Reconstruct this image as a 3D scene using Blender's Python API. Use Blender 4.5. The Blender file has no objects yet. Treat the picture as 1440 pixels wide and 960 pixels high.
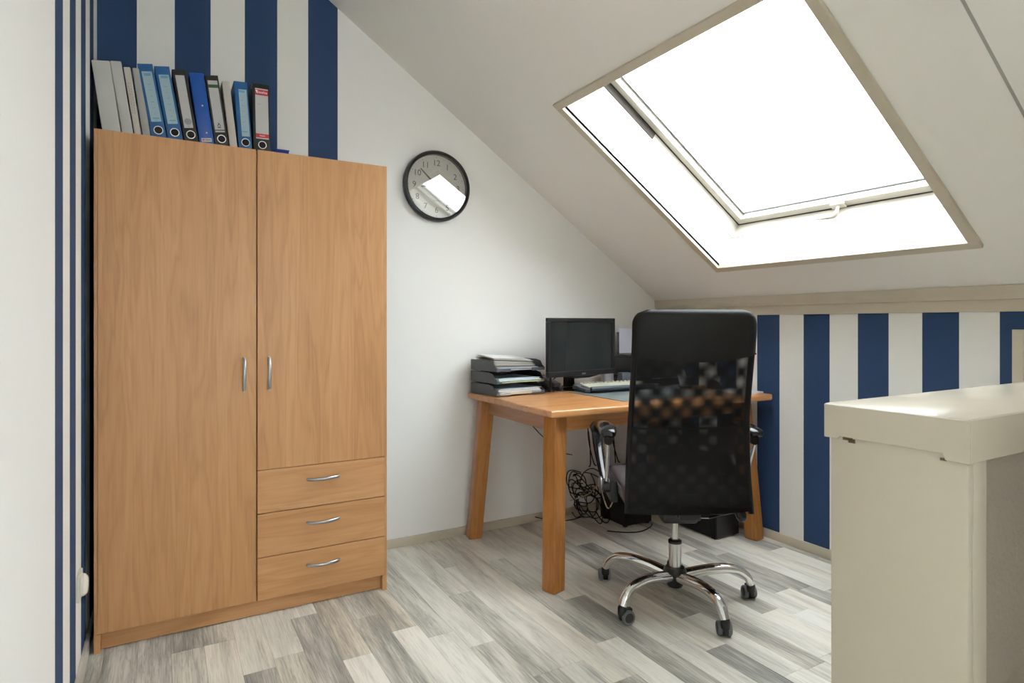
import bpy, bmesh, math, random
from math import sin, cos, pi, radians as R_, atan2, sqrt
from mathutils import Vector, Matrix
rnd = random.Random(7)
SC = bpy.context.scene
COL = SC.collection

# ------------------------------------------------------------------ camera, sky, light, exposure
YAW = 0.5186
cam = bpy.data.objects.new('camera', bpy.data.cameras.new('camera'))
COL.objects.link(cam)
cam.location = (0, 0, 1.15)
cam.rotation_euler = (pi / 2, 0, -YAW)
cam.data.sensor_width = 36
cam.data.lens = 859.3 / 1440 * 36
cam.data.shift_y = (454.3 - 480) / 1440
cam.data.clip_start = 0.02
cam.data.dof.use_dof = True
cam.data.dof.focus_distance = 2.6
cam.data.dof.aperture_fstop = 5.6
SC.camera = cam

world = bpy.data.worlds.new('overcast_sky')
SC.world = world
world.use_nodes = True
wn = world.node_tree
bg = wn.nodes['Background']
bg.inputs['Color'].default_value = (0.90, 0.965, 1.0, 1)
bg.inputs['Strength'].default_value = 8.0

vs = SC.view_settings
vs.view_transform = 'Standard'
vs.look = 'None'
vs.exposure = 0.68
vs.gamma = 1.0
vs.use_curve_mapping = False
cy = SC.cycles
cy.max_bounces = 14
cy.diffuse_bounces = 9
cy.glossy_bounces = 5
cy.transparent_max_bounces = 24
cy.sample_clamp_indirect = 8

# ------------------------------------------------------------------ room numbers (metres)
L, RW, D = -0.2366, 2.8272, 3.0231          # left wall x, knee wall x, end wall y
YB = -3.4                                   # rear end of the attic room
TA, CW = 0.6741, 1.2862                     # slope of the roof, height where it meets the knee wall
AL = math.atan(TA)
SV = Vector((-cos(AL), 0, sin(AL)))         # up the slope
NV = Vector((sin(AL), 0, cos(AL)))          # out through the roof
ZF = 2.76                                   # flat ceiling above the slope
XF = RW - (ZF - CW) / TA
W = 0.1398                                  # wallpaper stripe width
def ceil_pt(s, y, n):                       # s up the slope from x = 2.59, n outwards from the ceiling plane
    x0 = 2.575
    p = Vector((x0, y, CW + TA * (RW - x0)))
    return p + SV * s + NV * n

# ------------------------------------------------------------------ materials
def srgb(r, g, b):
    f = lambda c: ((c / 255 + 0.055) / 1.055) ** 2.4 if c > 10 else c / 255 / 12.92
    return (f(r), f(g), f(b), 1)
def mat(name, col, rough=0.5, metal=0.0, bump=0.0, bscale=60, var=0.0, vscale=6, spec=0.5, coat=0.0):
    m = bpy.data.materials.new(name)
    m.use_nodes = True
    nt = m.node_tree
    b = nt.nodes['Principled BSDF']
    b.inputs['Base Color'].default_value = col
    b.inputs['Roughness'].default_value = rough
    b.inputs['Metallic'].default_value = metal
    b.inputs['Specular IOR Level'].default_value = spec
    b.inputs['Coat Weight'].default_value = coat
    tc = nt.nodes.new('ShaderNodeTexCoord')
    if bump:
        nz = nt.nodes.new('ShaderNodeTexNoise'); nz.inputs['Scale'].default_value = bscale
        nz.inputs['Detail'].default_value = 4
        bp = nt.nodes.new('ShaderNodeBump'); bp.inputs['Strength'].default_value = bump
        bp.inputs['Distance'].default_value = 0.003
        nt.links.new(tc.outputs['Object'], nz.inputs['Vector'])
        nt.links.new(nz.outputs['Fac'], bp.inputs['Height'])
        nt.links.new(bp.outputs['Normal'], b.inputs['Normal'])
    if var:
        nz = nt.nodes.new('ShaderNodeTexNoise'); nz.inputs['Scale'].default_value = vscale
        nz.inputs['Detail'].default_value = 5
        mx = nt.nodes.new('ShaderNodeMix'); mx.data_type = 'RGBA'
        c2 = tuple(c * (1 - var) for c in col[:3]) + (1,)
        mx.inputs[6].default_value = c2; mx.inputs[7].default_value = col
        nt.links.new(tc.outputs['Object'], nz.inputs['Vector'])
        nt.links.new(nz.outputs['Fac'], mx.inputs[0])
        nt.links.new(mx.outputs[2], b.inputs['Base Color'])
    return m
def N(nt, t, **kw):
    n = nt.nodes.new(t)
    for k, v in kw.items(): setattr(n, k, v)
    return n
def math_(nt, op, a, b=None):
    n = N(nt, 'ShaderNodeMath', operation=op)
    for i, v in enumerate((a, b)):
        if v is None: continue
        if isinstance(v, (int, float)): n.inputs[i].default_value = v
        else: nt.links.new(v, n.inputs[i])
    return n.outputs[0]
def ramp(nt, fac, stops):
    r = N(nt, 'ShaderNodeValToRGB')
    els = r.color_ramp.elements
    while len(els) < len(stops): els.new(0.5)
    for e, (p, c) in zip(els, stops): e.position = p; e.color = c
    nt.links.new(fac, r.inputs[0])
    return r.outputs[0]

BLUE = (0.033, 0.066, 0.150, 1)
CREAMW = (0.84, 0.835, 0.80, 1)
PLAINW = (0.86, 0.855, 0.835, 1)
def striped(name, axis, start, lo, hi, blue_first):
    """wallpaper: stripes of width W along axis, only between lo and hi; plain paint elsewhere"""
    m = bpy.data.materials.new(name); m.use_nodes = True
    nt = m.node_tree; b = nt.nodes['Principled BSDF']
    tc = N(nt, 'ShaderNodeTexCoord'); sp = N(nt, 'ShaderNodeSeparateXYZ')
    nt.links.new(tc.outputs['Object'], sp.inputs[0])
    c = sp.outputs[axis]
    k = math_(nt, 'FLOOR', math_(nt, 'DIVIDE', math_(nt, 'SUBTRACT', c, start), W))
    par = math_(nt, 'FLOORED_MODULO', k, 2.0)
    isb = math_(nt, 'LESS_THAN', par, 0.5) if blue_first else math_(nt, 'GREATER_THAN', par, 0.5)
    mx = N(nt, 'ShaderNodeMix', data_type='RGBA')
    mx.inputs[6].default_value = CREAMW; mx.inputs[7].default_value = BLUE
    nt.links.new(isb, mx.inputs[0])
    inside = math_(nt, 'MULTIPLY', math_(nt, 'GREATER_THAN', c, lo), math_(nt, 'LESS_THAN', c, hi))
    m2 = N(nt, 'ShaderNodeMix', data_type='RGBA')
    m2.inputs[6].default_value = PLAINW
    nt.links.new(mx.outputs[2], m2.inputs[7]); nt.links.new(inside, m2.inputs[0])
    nt.links.new(m2.outputs[2], b.inputs['Base Color'])
    b.inputs['Roughness'].default_value = 0.75
    b.inputs['Specular IOR Level'].default_value = 0.25
    nz = N(nt, 'ShaderNodeTexNoise'); nz.inputs['Scale'].default_value = 90; nz.inputs['Detail'].default_value = 4
    bp = N(nt, 'ShaderNodeBump'); bp.inputs['Strength'].default_value = 0.12; bp.inputs['Distance'].default_value = 0.002
    nt.links.new(tc.outputs['Object'], nz.inputs['Vector'])
    nt.links.new(nz.outputs['Fac'], bp.inputs['Height']); nt.links.new(bp.outputs['Normal'], b.inputs['Normal'])
    return m
def wood(name, c_dark, c_mid, c_light, along, rough=0.4, scale=1.0, coat=0.0, fig=1.0):
    m = bpy.data.materials.new(name); m.use_nodes = True
    nt = m.node_tree; b = nt.nodes['Principled BSDF']
    tc = N(nt, 'ShaderNodeTexCoord'); mp = N(nt, 'ShaderNodeMapping')
    info = N(nt, 'ShaderNodeObjectInfo')
    cmb = N(nt, 'ShaderNodeCombineXYZ')
    for i in range(3): nt.links.new(math_(nt, 'MULTIPLY', info.outputs['Random'], 7.3 + 5 * i), cmb.inputs[i])
    nt.links.new(tc.outputs['Object'], mp.inputs['Vector'])
    nt.links.new(cmb.outputs[0], mp.inputs['Location'])
    s = [9 * scale] * 3; s['xyz'.index(along)] = 0.9 * scale
    mp.inputs['Scale'].default_value = s
    n1 = N(nt, 'ShaderNodeTexNoise'); n1.inputs['Scale'].default_value = 1.0; n1.inputs['Detail'].default_value = 3
    n1.inputs['Distortion'].default_value = 0.6 * fig
    nt.links.new(mp.outputs[0], n1.inputs['Vector'])
    rings = math_(nt, 'ABSOLUTE', math_(nt, 'SINE', math_(nt, 'MULTIPLY', n1.outputs['Fac'], 26.0 * fig)))
    mp2 = N(nt, 'ShaderNodeMapping'); s2 = [140 * scale] * 3; s2['xyz'.index(along)] = 5 * scale
    mp2.inputs['Scale'].default_value = s2
    nt.links.new(tc.outputs['Object'], mp2.inputs['Vector'])
    n2 = N(nt, 'ShaderNodeTexNoise'); n2.inputs['Scale'].default_value = 1.0; n2.inputs['Detail'].default_value = 5
    nt.links.new(mp2.outputs[0], n2.inputs['Vector'])
    f = math_(nt, 'ADD', math_(nt, 'MULTIPLY', rings, 0.16), math_(nt, 'MULTIPLY', n2.outputs['Fac'], 0.40))
    f = math_(nt, 'ADD', f, math_(nt, 'MULTIPLY', n1.outputs['Fac'], 0.50))
    col = ramp(nt, f, [(0.25, c_dark), (0.55, c_mid), (0.85, c_light)])
    nt.links.new(col, b.inputs['Base Color'])
    b.inputs['Roughness'].default_value = rough
    b.inputs['Coat Weight'].default_value = coat
    bp = N(nt, 'ShaderNodeBump'); bp.inputs['Strength'].default_value = 0.06; bp.inputs['Distance'].default_value = 0.001
    nt.links.new(n2.outputs['Fac'], bp.inputs['Height']); nt.links.new(bp.outputs['Normal'], b.inputs['Normal'])
    return m
def plank_mat():
    m = bpy.data.materials.new('grey_laminate'); m.use_nodes = True
    nt = m.node_tree; b = nt.nodes['Principled BSDF']
    tc = N(nt, 'ShaderNodeTexCoord'); info = N(nt, 'ShaderNodeObjectInfo')
    cmb = N(nt, 'ShaderNodeCombineXYZ')
    for i in range(3): nt.links.new(math_(nt, 'MULTIPLY', info.outputs['Random'], 31.0 + 17 * i), cmb.inputs[i])
    add = N(nt, 'ShaderNodeVectorMath', operation='ADD')
    geo = N(nt, 'ShaderNodeNewGeometry')
    nt.links.new(geo.outputs['Position'], add.inputs[0]); nt.links.new(cmb.outputs[0], add.inputs[1])
    def noise(sx, sy, det, dist=0.0):
        mp = N(nt, 'ShaderNodeMapping'); mp.inputs['Scale'].default_value = (sx, sy, 1)
        nt.links.new(add.outputs[0], mp.inputs['Vector'])
        n = N(nt, 'ShaderNodeTexNoise'); n.inputs['Scale'].default_value = 1; n.inputs['Detail'].default_value = det
        n.inputs['Distortion'].default_value = dist
        nt.links.new(mp.outputs[0], n.inputs['Vector']); return n.outputs['Fac']
    big = noise(14, 1.7, 3, 0.8)
    grain = noise(170, 7, 5, 0.3)
    veins = noise(42, 2.2, 4, 1.6)
    vv = math_(nt, 'ABSOLUTE', math_(nt, 'SINE', math_(nt, 'MULTIPLY', veins, 22.0)))
    f = math_(nt, 'ADD', math_(nt, 'MULTIPLY', math_(nt, 'SUBTRACT', big, 0.5), 1.2), math_(nt, 'MULTIPLY', math_(nt, 'SUBTRACT', grain, 0.5), 0.75))
    f = math_(nt, 'ADD', f, math_(nt, 'MULTIPLY', math_(nt, 'SUBTRACT', vv, 0.6), 0.16))
    sep = N(nt, 'ShaderNodeSeparateColor'); nt.links.new(info.outputs['Color'], sep.inputs[0])
    f = math_(nt, 'ADD', f, sep.outputs[0])
    col = ramp(nt, f, [(0.0, srgb(118, 118, 114)), (0.35, srgb(168, 167, 160)), (0.6, srgb(208, 206, 197)), (1.0, srgb(238, 236, 228))])
    # warm tint carried by the green channel of the object's colour
    mx = N(nt, 'ShaderNodeMix', data_type='RGBA', blend_type='MULTIPLY')
    mx.inputs[7].default_value = (1.0, 0.93, 0.84, 1)
    nt.links.new(sep.outputs[1], mx.inputs[0]); nt.links.new(col, mx.inputs[6])
    nt.links.new(mx.outputs[2], b.inputs['Base Color'])
    b.inputs['Roughness'].default_value = 0.42
    b.inputs['Specular IOR Level'].default_value = 0.45
    bp = N(nt, 'ShaderNodeBump'); bp.inputs['Strength'].default_value = 0.08; bp.inputs['Distance'].default_value = 0.001
    nt.links.new(grain, bp.inputs['Height']); nt.links.new(bp.outputs['Normal'], b.inputs['Normal'])
    return m
def glass_mat(name, tint=(1, 1, 1, 1), minf=0.0):
    m = bpy.data.materials.new(name); m.use_nodes = True
    nt = m.node_tree; nt.nodes.remove(nt.nodes['Principled BSDF'])
    out = nt.nodes['Material Output']
    t = N(nt, 'ShaderNodeBsdfTransparent'); t.inputs[0].default_value = tint
    g = N(nt, 'ShaderNodeBsdfGlossy'); g.inputs['Roughness'].default_value = 0.01
    lw = N(nt, 'ShaderNodeLayerWeight'); lw.inputs[0].default_value = 0.5      # same reflectance from either side
    fac = math_(nt, 'ADD', math_(nt, 'MULTIPLY', math_(nt, 'POWER', lw.outputs['Facing'], 5.0), 0.95), 0.04 + minf)
    mx = N(nt, 'ShaderNodeMixShader')
    nt.links.new(fac, mx.inputs[0]); nt.links.new(t.outputs[0], mx.inputs[1]); nt.links.new(g.outputs[0], mx.inputs[2])
    nt.links.new(mx.outputs[0], out.inputs['Surface'])
    return m
def mesh_mat(name, pitch, thresh, warp, col=(0.006, 0.006, 0.007, 1)):
    """open-weave black fabric: round holes on a staggered grid, real gaps in the cloth"""
    m = bpy.data.materials.new(name); m.use_nodes = True
    nt = m.node_tree; b = nt.nodes['Principled BSDF']
    b.inputs['Base Color'].default_value = col; b.inputs['Roughness'].default_value = 0.7
    b.inputs['Specular IOR Level'].default_value = 0.25
    tc = N(nt, 'ShaderNodeTexCoord')
    nz = N(nt, 'ShaderNodeTexNoise'); nz.inputs['Scale'].default_value = 5.0; nz.inputs['Detail'].default_value = 0
    nt.links.new(tc.outputs['Object'], nz.inputs['Vector'])
    sp = N(nt, 'ShaderNodeSeparateXYZ'); nt.links.new(tc.outputs['Object'], sp.inputs[0])
    sc = N(nt, 'ShaderNodeSeparateColor'); nt.links.new(nz.outputs['Color'], sc.inputs[0])
    x = math_(nt, 'ADD', sp.outputs[0], math_(nt, 'MULTIPLY', sc.outputs[0], warp))
    z = math_(nt, 'ADD', sp.outputs[2], math_(nt, 'MULTIPLY', sc.outputs[1], warp))
    k = 2 * pi / pitch
    p = math_(nt, 'MULTIPLY', math_(nt, 'ADD', x, z), k * 0.7071)
    q = math_(nt, 'MULTIPLY', math_(nt, 'SUBTRACT', x, z), k * 0.7071)
    v = math_(nt, 'ADD', math_(nt, 'COSINE', p), math_(nt, 'COSINE', q))
    hole = math_(nt, 'GREATER_THAN', v, thresh)
    nt.links.new(math_(nt, 'SUBTRACT', 1.0, hole), b.inputs['Alpha'])
    return m

M = {}
M['end_wall'] = striped('end_wall_paper', 0, L, L - 1, L + 7 * W, True)
M['left_wall'] = striped('left_wall_paper', 1, D - 8 * W, D - 8 * W, D + 1, True)
M['knee_wall'] = striped('knee_wall_paper', 1, 2.1031, -10, 10, True)
M['ceiling'] = mat('ceiling_paint', (0.88, 0.865, 0.82, 1), 0.8, bump=0.15, bscale=50, spec=0.2)
M['seam'] = mat('grey_ceiling_seam', (0.42, 0.42, 0.38, 1), 0.8)
M['plain_wall'] = mat('white_wall_paint', PLAINW, 0.8, bump=0.15, bscale=60, spec=0.2)
M['trim'] = mat('cream_gloss_paint', (0.62, 0.555, 0.44, 1), 0.35, bump=0.05, bscale=25, var=0.08, vscale=5)
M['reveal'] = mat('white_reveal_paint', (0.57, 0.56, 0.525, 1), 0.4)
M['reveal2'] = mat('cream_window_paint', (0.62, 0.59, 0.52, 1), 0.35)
M['groove'] = mat('groove_gap_shade', (0.045, 0.036, 0.022, 1), 0.8)  # near-black colour stands in for the shadow in the gaps
M['cap'] = mat('cream_parapet_paint', (0.66, 0.60, 0.49, 1), 0.22, bump=0.12, bscale=14, var=0.10, vscale=8, coat=0.1)
M['parapet'] = mat('cream_parapet_side_paint', (0.66, 0.61, 0.50, 1), 0.5, bump=0.05, bscale=20, var=0.05, vscale=5)
M['chip'] = mat('chipped_paint_dark', (0.16, 0.12, 0.07, 1), 0.8)
M['plaster'] = mat('rough_plaster', (0.40, 0.35, 0.29, 1), 0.85, bump=0.9, bscale=70)
M['beech_v'] = wood('beech_laminate_upright', srgb(166, 117, 73), srgb(189, 139, 91), srgb(205, 157, 110), 'z', 0.42)
M['beech_h'] = wood('beech_laminate_level', srgb(166, 117, 73), srgb(189, 139, 91), srgb(205, 157, 110), 'x', 0.42)
M['oak_x'] = wood('varnished_oak_long', srgb(178, 116, 62), srgb(206, 145, 88), srgb(224, 170, 118), 'x', 0.30, 1.3, 0.4, 0.7)
M['oak_y'] = wood('varnished_oak_cross', srgb(148, 96, 56), srgb(174, 120, 76), srgb(192, 140, 94), 'y', 0.35, 1.3, 0.3, 0.7)
M['oak_z'] = wood('varnished_oak_leg', srgb(140, 86, 38), srgb(170, 110, 52), srgb(190, 132, 72), 'z', 0.33, 1.6, 0.3, 0.7)
M['plank'] = plank_mat()
M['underfloor'] = mat('underfloor_dark', (0.08, 0.075, 0.07, 1), 0.8)
M['alu'] = mat('satin_aluminium', (0.42, 0.43, 0.45, 1), 0.32, 1.0)
M['chrome'] = mat('polished_chrome', (0.80, 0.80, 0.80, 1), 0.06, 1.0)
M['steel'] = mat('brushed_steel', (0.62, 0.62, 0.60, 1), 0.25, 1.0)
M['blackp'] = mat('black_plastic', (0.010, 0.010, 0.011, 1), 0.35)
M['blackg'] = mat('glossy_black_plastic', (0.008, 0.008, 0.009, 1), 0.12)
M['blackm'] = mat('matt_black', (0.012, 0.012, 0.012, 1), 0.7, spec=0.3)
M['leather'] = mat('black_leatherette', (0.006, 0.006, 0.006, 1), 0.5, bump=0.15, bscale=220, spec=0.28)
M['seatl'] = mat('worn_grey_brown_seat_cover', (0.075, 0.062, 0.064, 1), 0.55, bump=0.2, bscale=200)
M['meshA'] = mesh_mat('black_weave_rear', 0.0030, 0.55, 0.004)
M['meshB'] = mesh_mat('black_weave_front', 0.0032, 0.45, 0.005)
M['meshC'] = mesh_mat('black_weave_dense', 0.0030, 1.62, 0.004)
M['greyrim'] = mat('grey_rubber', (0.16, 0.17, 0.18, 1), 0.5)
M['screen'] = mat('dark_monitor_screen', (0.014, 0.018, 0.018, 1), 0.22)
M['dkgrey'] = mat('dark_grey_plastic', (0.062, 0.064, 0.062, 1), 0.4, bump=0.05, bscale=150)
M['slate'] = mat('slate_grey_plastic', (0.085, 0.10, 0.125, 1), 0.35)
M['ltgrey'] = mat('light_grey_plastic', (0.42, 0.45, 0.48, 1), 0.4)
M['key'] = mat('ivory_keys', (0.66, 0.65, 0.52, 1), 0.5)
M['matp'] = mat('grey_green_desk_mat', (0.19, 0.225, 0.22, 1), 0.38)
M['paper'] = mat('white_paper', (0.78, 0.78, 0.78, 1), 0.8)
M['paperc'] = mat('cream_paper', (0.72, 0.62, 0.45, 1), 0.8)
M['paperb'] = mat('bluish_paper', (0.55, 0.66, 0.72, 1), 0.8)
M['papery'] = mat('yellow_folder_paper', (0.70, 0.50, 0.16, 1), 0.7)
M['paperg'] = mat('green_folder_paper', (0.10, 0.35, 0.16, 1), 0.7)
M['paperd'] = mat('dark_magazine_cover', (0.06, 0.06, 0.10, 1), 0.4)
M['lilac'] = mat('lilac_white_paper', (0.66, 0.66, 0.78, 1), 0.7)
M['bblue'] = mat('blue_marbled_board', (0.012, 0.115, 0.31, 1), 0.5, var=0.15, vscale=90)
M['bblue2'] = mat('bright_blue_plastic_cover', (0.004, 0.075, 0.36, 1), 0.35)
M['bnavy'] = mat('deep_blue_plastic', (0.010, 0.04, 0.30, 1), 0.35)
M['bblack'] = mat('black_binder_board', (0.014, 0.013, 0.012, 1), 0.5)
M['bwhite'] = mat('white_folder_board', (0.50, 0.50, 0.48, 1), 0.55)
M['bgrey'] = mat('grey_folder_board', (0.38, 0.37, 0.35, 1), 0.6)
M['bcream'] = mat('cream_folder_board', (0.54, 0.50, 0.45, 1), 0.55)
M['lblue'] = mat('pale_blue_label', (0.33, 0.45, 0.50, 1), 0.6)
M['lwhite'] = mat('white_label', (0.50, 0.49, 0.48, 1), 0.6)
M['lred'] = mat('red_print', (0.52, 0.02, 0.03, 1), 0.5)
M['lgreen'] = mat('green_print', (0.02, 0.11, 0.04, 1), 0.5)
M['ink'] = mat('dark_ink', (0.03, 0.03, 0.035, 1), 0.6)
M['inkb'] = mat('blue_ink', (0.10, 0.33, 0.50, 1), 0.6)
M['inkg'] = mat('grey_ink', (0.20, 0.21, 0.23, 1), 0.6)
M['dial'] = mat('pale_clock_dial', (0.58, 0.57, 0.52, 1), 0.6)
M['red'] = mat('red_plastic', (0.55, 0.05, 0.03, 1), 0.5)
M['beige'] = mat('beige_cable', (0.50, 0.44, 0.34, 1), 0.5)
M['socket'] = mat('white_socket_plastic', (0.74, 0.70, 0.62, 1), 0.35)
M['glass'] = glass_mat('window_glass')
M['clockglass'] = glass_mat('clock_glass', minf=0.06)
M['brown'] = mat('dark_brown_seal', (0.045, 0.035, 0.025, 1), 0.6)

# ------------------------------------------------------------------ mesh helpers
def box(bm, x0, x1, y0, y1, z0, z1, M4=None, bev=0.0, seg=2):
    r = bmesh.ops.create_cube(bm, size=1)
    vs_ = r['verts']
    for v in vs_:
        v.co = Vector(((x0 + x1) / 2 + v.co.x * (x1 - x0), (y0 + y1) / 2 + v.co.y * (y1 - y0), (z0 + z1) / 2 + v.co.z * (z1 - z0)))
    if bev:
        es = list({e for v in vs_ for e in v.link_edges})
        g = bmesh.ops.bevel(bm, geom=es, offset=bev, segments=seg, affect='EDGES', profile=0.5)
        vs_ = list({v for v in vs_ if v.is_valid} | {v for v in g['verts'] if v.is_valid})
    if M4 is not None:
        for v in vs_: v.co = M4 @ v.co
    return vs_
def hexa(bm, P):     # 8 points: bottom 4 ccw, top 4 ccw
    v = [bm.verts.new(p) for p in P]
    for f in ((3, 2, 1, 0), (4, 5, 6, 7), (0, 1, 5, 4), (1, 2, 6, 5), (2, 3, 7, 6), (3, 0, 4, 7)):
        bm.faces.new([v[i] for i in f])
    return v
def prism(bm, poly, fn, a, b):   # polygon (2D) extruded; fn(u, v, t) -> point
    A = [bm.verts.new(fn(u, v, a)) for u, v in poly]
    B = [bm.verts.new(fn(u, v, b)) for u, v in poly]
    n = len(poly)
    bm.faces.new(A[::-1]); bm.faces.new(B)
    for i in range(n): bm.faces.new((A[i], A[(i + 1) % n], B[(i + 1) % n], B[i]))
    return A + B
def tube(bm, pts, r, seg=8, flat=None, caps=True):
    pts = [Vector(p) for p in pts]
    n = len(pts); rr = r if isinstance(r, (list, tuple)) else [r] * n
    rings = []; up = None
    for i, p in enumerate(pts):
        t = (pts[min(i + 1, n - 1)] - pts[max(i - 1, 0)]).normalized()
        if up is None:
            up = Vector((0, 0, 1)) if abs(t.z) < 0.9 else Vector((1, 0, 0))
        s = t.cross(up)
        if s.length < 1e-5: s = t.cross(Vector((0, 1, 0)))
        s.normalize(); up = s.cross(t).normalized()
        ring = []
        for k in range(seg):
            a = 2 * pi * k / seg
            fx, fy = (1, 1) if flat is None else flat
            ring.append(bm.verts.new(p + s * cos(a) * rr[i] * fx + up * sin(a) * rr[i] * fy))
        rings.append(ring)
    for i in range(n - 1):
        for k in range(seg):
            bm.faces.new((rings[i][k], rings[i + 1][k], rings[i + 1][(k + 1) % seg], rings[i][(k + 1) % seg]))
    if caps:
        bm.faces.new(rings[0]); bm.faces.new(rings[-1][::-1])
def smooth_path(pts, n=8):
    pts = [Vector(p) for p in pts]
    out = []
    for i in range(len(pts) - 1):
        p0 = pts[max(i - 1, 0)]; p1 = pts[i]; p2 = pts[i + 1]; p3 = pts[min(i + 2, len(pts) - 1)]
        for k in range(n):
            t = k / n
            out.append(0.5 * ((2 * p1) + (p2 - p0) * t + (2 * p0 - 5 * p1 + 4 * p2 - p3) * t * t + (3 * p1 - p0 - 3 * p2 + p3) * t ** 3))
    out.append(pts[-1]); return out
def lathe(bm, prof, seg=24, M4=None, close=False):   # profile (r, z)
    rings = []
    for r, z in prof:
        if r < 1e-6:
            p = Vector((0, 0, z)); rings.append([bm.verts.new(M4 @ p if M4 else p)])
        else:
            ring = []
            for k in range(seg):
                a = 2 * pi * k / seg; p = Vector((r * cos(a), r * sin(a), z))
                ring.append(bm.verts.new(M4 @ p if M4 else p))
            rings.append(ring)
    prs = list(zip(rings[:-1], rings[1:]))
    if close: prs.append((rings[-1], rings[0]))
    for A, B in prs:
        for k in range(seg):
            k2 = (k + 1) % seg
            if len(A) == 1 and len(B) == 1: continue
            if len(A) == 1: bm.faces.new((A[0], B[k], B[k2]))
            elif len(B) == 1: bm.faces.new((A[k], A[k2], B[0]))
            else: bm.faces.new((A[k], A[k2], B[k2], B[k]))
def obj(name, bm, m, parent=None, smooth=False, label=None, cat=None, group=None, kind=None, bevel=0.0, angle=35):
    bmesh.ops.recalc_face_normals(bm, faces=bm.faces)
    me = bpy.data.meshes.new(name); bm.to_mesh(me); bm.free()
    if m is not None: me.materials.append(m)
    if smooth:
        for p in me.polygons: p.use_smooth = True
        me.set_sharp_from_angle(angle=R_(angle))
    o = bpy.data.objects.new(name, me); COL.objects.link(o)
    if parent is not None: o.parent = parent
    if bevel:
        md = o.modifiers.new('soft edges', 'BEVEL'); md.width = bevel; md.segments = 2; md.limit_method = 'ANGLE'
    tag(o, label, cat, group, kind); return o
def tag(o, label=None, cat=None, group=None, kind=None):
    if label: o['label'] = label
    if cat: o['category'] = cat
    if group: o['group'] = group
    if kind: o['kind'] = kind
def thing(name, label, cat, loc=(0, 0, 0), rz=0.0, group=None, kind=None, rot=None):
    o = bpy.data.objects.new(name, None); COL.objects.link(o); o.empty_display_size = 0.05
    o.location = loc; o.rotation_euler = rot if rot else (0, 0, rz)
    tag(o, label, cat, group, kind); return o
def BM(): return bmesh.new()
def bx(name, dims, m, parent=None, bev=0.0, **kw):
    bm = BM(); box(bm, *dims, bev=bev); return obj(name, bm, m, parent, smooth=bev > 0, **kw)
def text(name, s, size, m, parent, loc, rot, extrude=0.0003, align='CENTER', sx=1.0):
    cu = bpy.data.curves.new('lettering', 'FONT'); cu.body = s; cu.size = size
    cu.align_x = align; cu.align_y = 'CENTER'; cu.extrude = extrude; cu.resolution_u = 3
    t = bpy.data.objects.new('lettering', cu); COL.objects.link(t)
    dg = bpy.context.evaluated_depsgraph_get()
    me = bpy.data.meshes.new_from_object(t.evaluated_get(dg)); me.name = name
    bpy.data.objects.remove(t)
    me.materials.clear(); me.materials.append(m)
    o = bpy.data.objects.new(name, me); COL.objects.link(o)
    o.parent = parent; o.location = loc; o.rotation_euler = rot; o.scale = (sx, 1, 1)
    return o

# ------------------------------------------------------------------ the shell
TH = 0.12
o = bx('wall_back', (L - TH, RW + TH, D, D + TH, -0.05, ZF + 0.2), M['end_wall'], kind='structure')
o = bx('wall_left', (L - TH, L, YB - TH, D, -0.05, ZF + 0.2), M['left_wall'], kind='structure')
RWX0, RWX1, RWZ0, RWZ1 = 0.2, 1.6, 0.85, 2.05          # opening of the added gable window, unseen behind the camera
bm = BM()
box(bm, L - TH, RWX0, YB - TH, YB, -0.05, ZF + 0.2); box(bm, RWX1, RW + TH, YB - TH, YB, -0.05, ZF + 0.2)
box(bm, RWX0, RWX1, YB - TH, YB, -0.05, RWZ0); box(bm, RWX0, RWX1, YB - TH, YB, RWZ1, ZF + 0.2)
obj('wall_rear', bm, M['plain_wall'], kind='structure')
# unseen partition added to keep rear light off the stair parapet
bm = BM(); yy0, yy1 = -0.35, -0.25; xx = 1.30
prism(bm, [(xx, -.05), (RW, -.05), (RW, CW), (xx, CW + TA * (RW - xx))], lambda u, v, t: (u, t, v), yy0, yy1)
obj('blocker_partition', bm, M['plain_wall'], kind='structure')
gw = thing('fill_window_3', None, None, (0, YB - TH / 2, 0), kind='structure')  # added window out of view, brings in fill light from behind
XM = (RWX0 + RWX1) / 2
for d_ in ((RWX0, RWX0 + .05, -.03, .03, RWZ0, RWZ1), (RWX1 - .05, RWX1, -.03, .03, RWZ0, RWZ1), (RWX0 + .05, RWX1 - .05, -.03, .03, RWZ0, RWZ0 + .05),
           (RWX0 + .05, RWX1 - .05, -.03, .03, RWZ1 - .05, RWZ1), (XM - .025, XM + .025, -.03, .03, RWZ0 + .05, RWZ1 - .05)):
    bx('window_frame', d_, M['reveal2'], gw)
for a_, b_ in ((RWX0 + .05, XM - .025), (XM + .025, RWX1 - .05)): bx('pane', (a_, b_, -.003, .003, RWZ0 + .05, RWZ1 - .05), M['glass'], gw)
# knee wall with the opening of the eaves hatch
HY0, HY1, HZ0, HZ1 = 0.44, 1.045, 0.12, 1.09
bm = BM()
box(bm, RW, RW + TH, HY1, D, -0.05, CW); box(bm, RW, RW + TH, YB, HY0, -0.05, CW)
box(bm, RW, RW + TH, HY0, HY1, HZ1, CW); box(bm, RW, RW + TH, HY0, HY1, -0.05, HZ0)
obj('wall_right', bm, M['knee_wall'], kind='structure')
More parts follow.
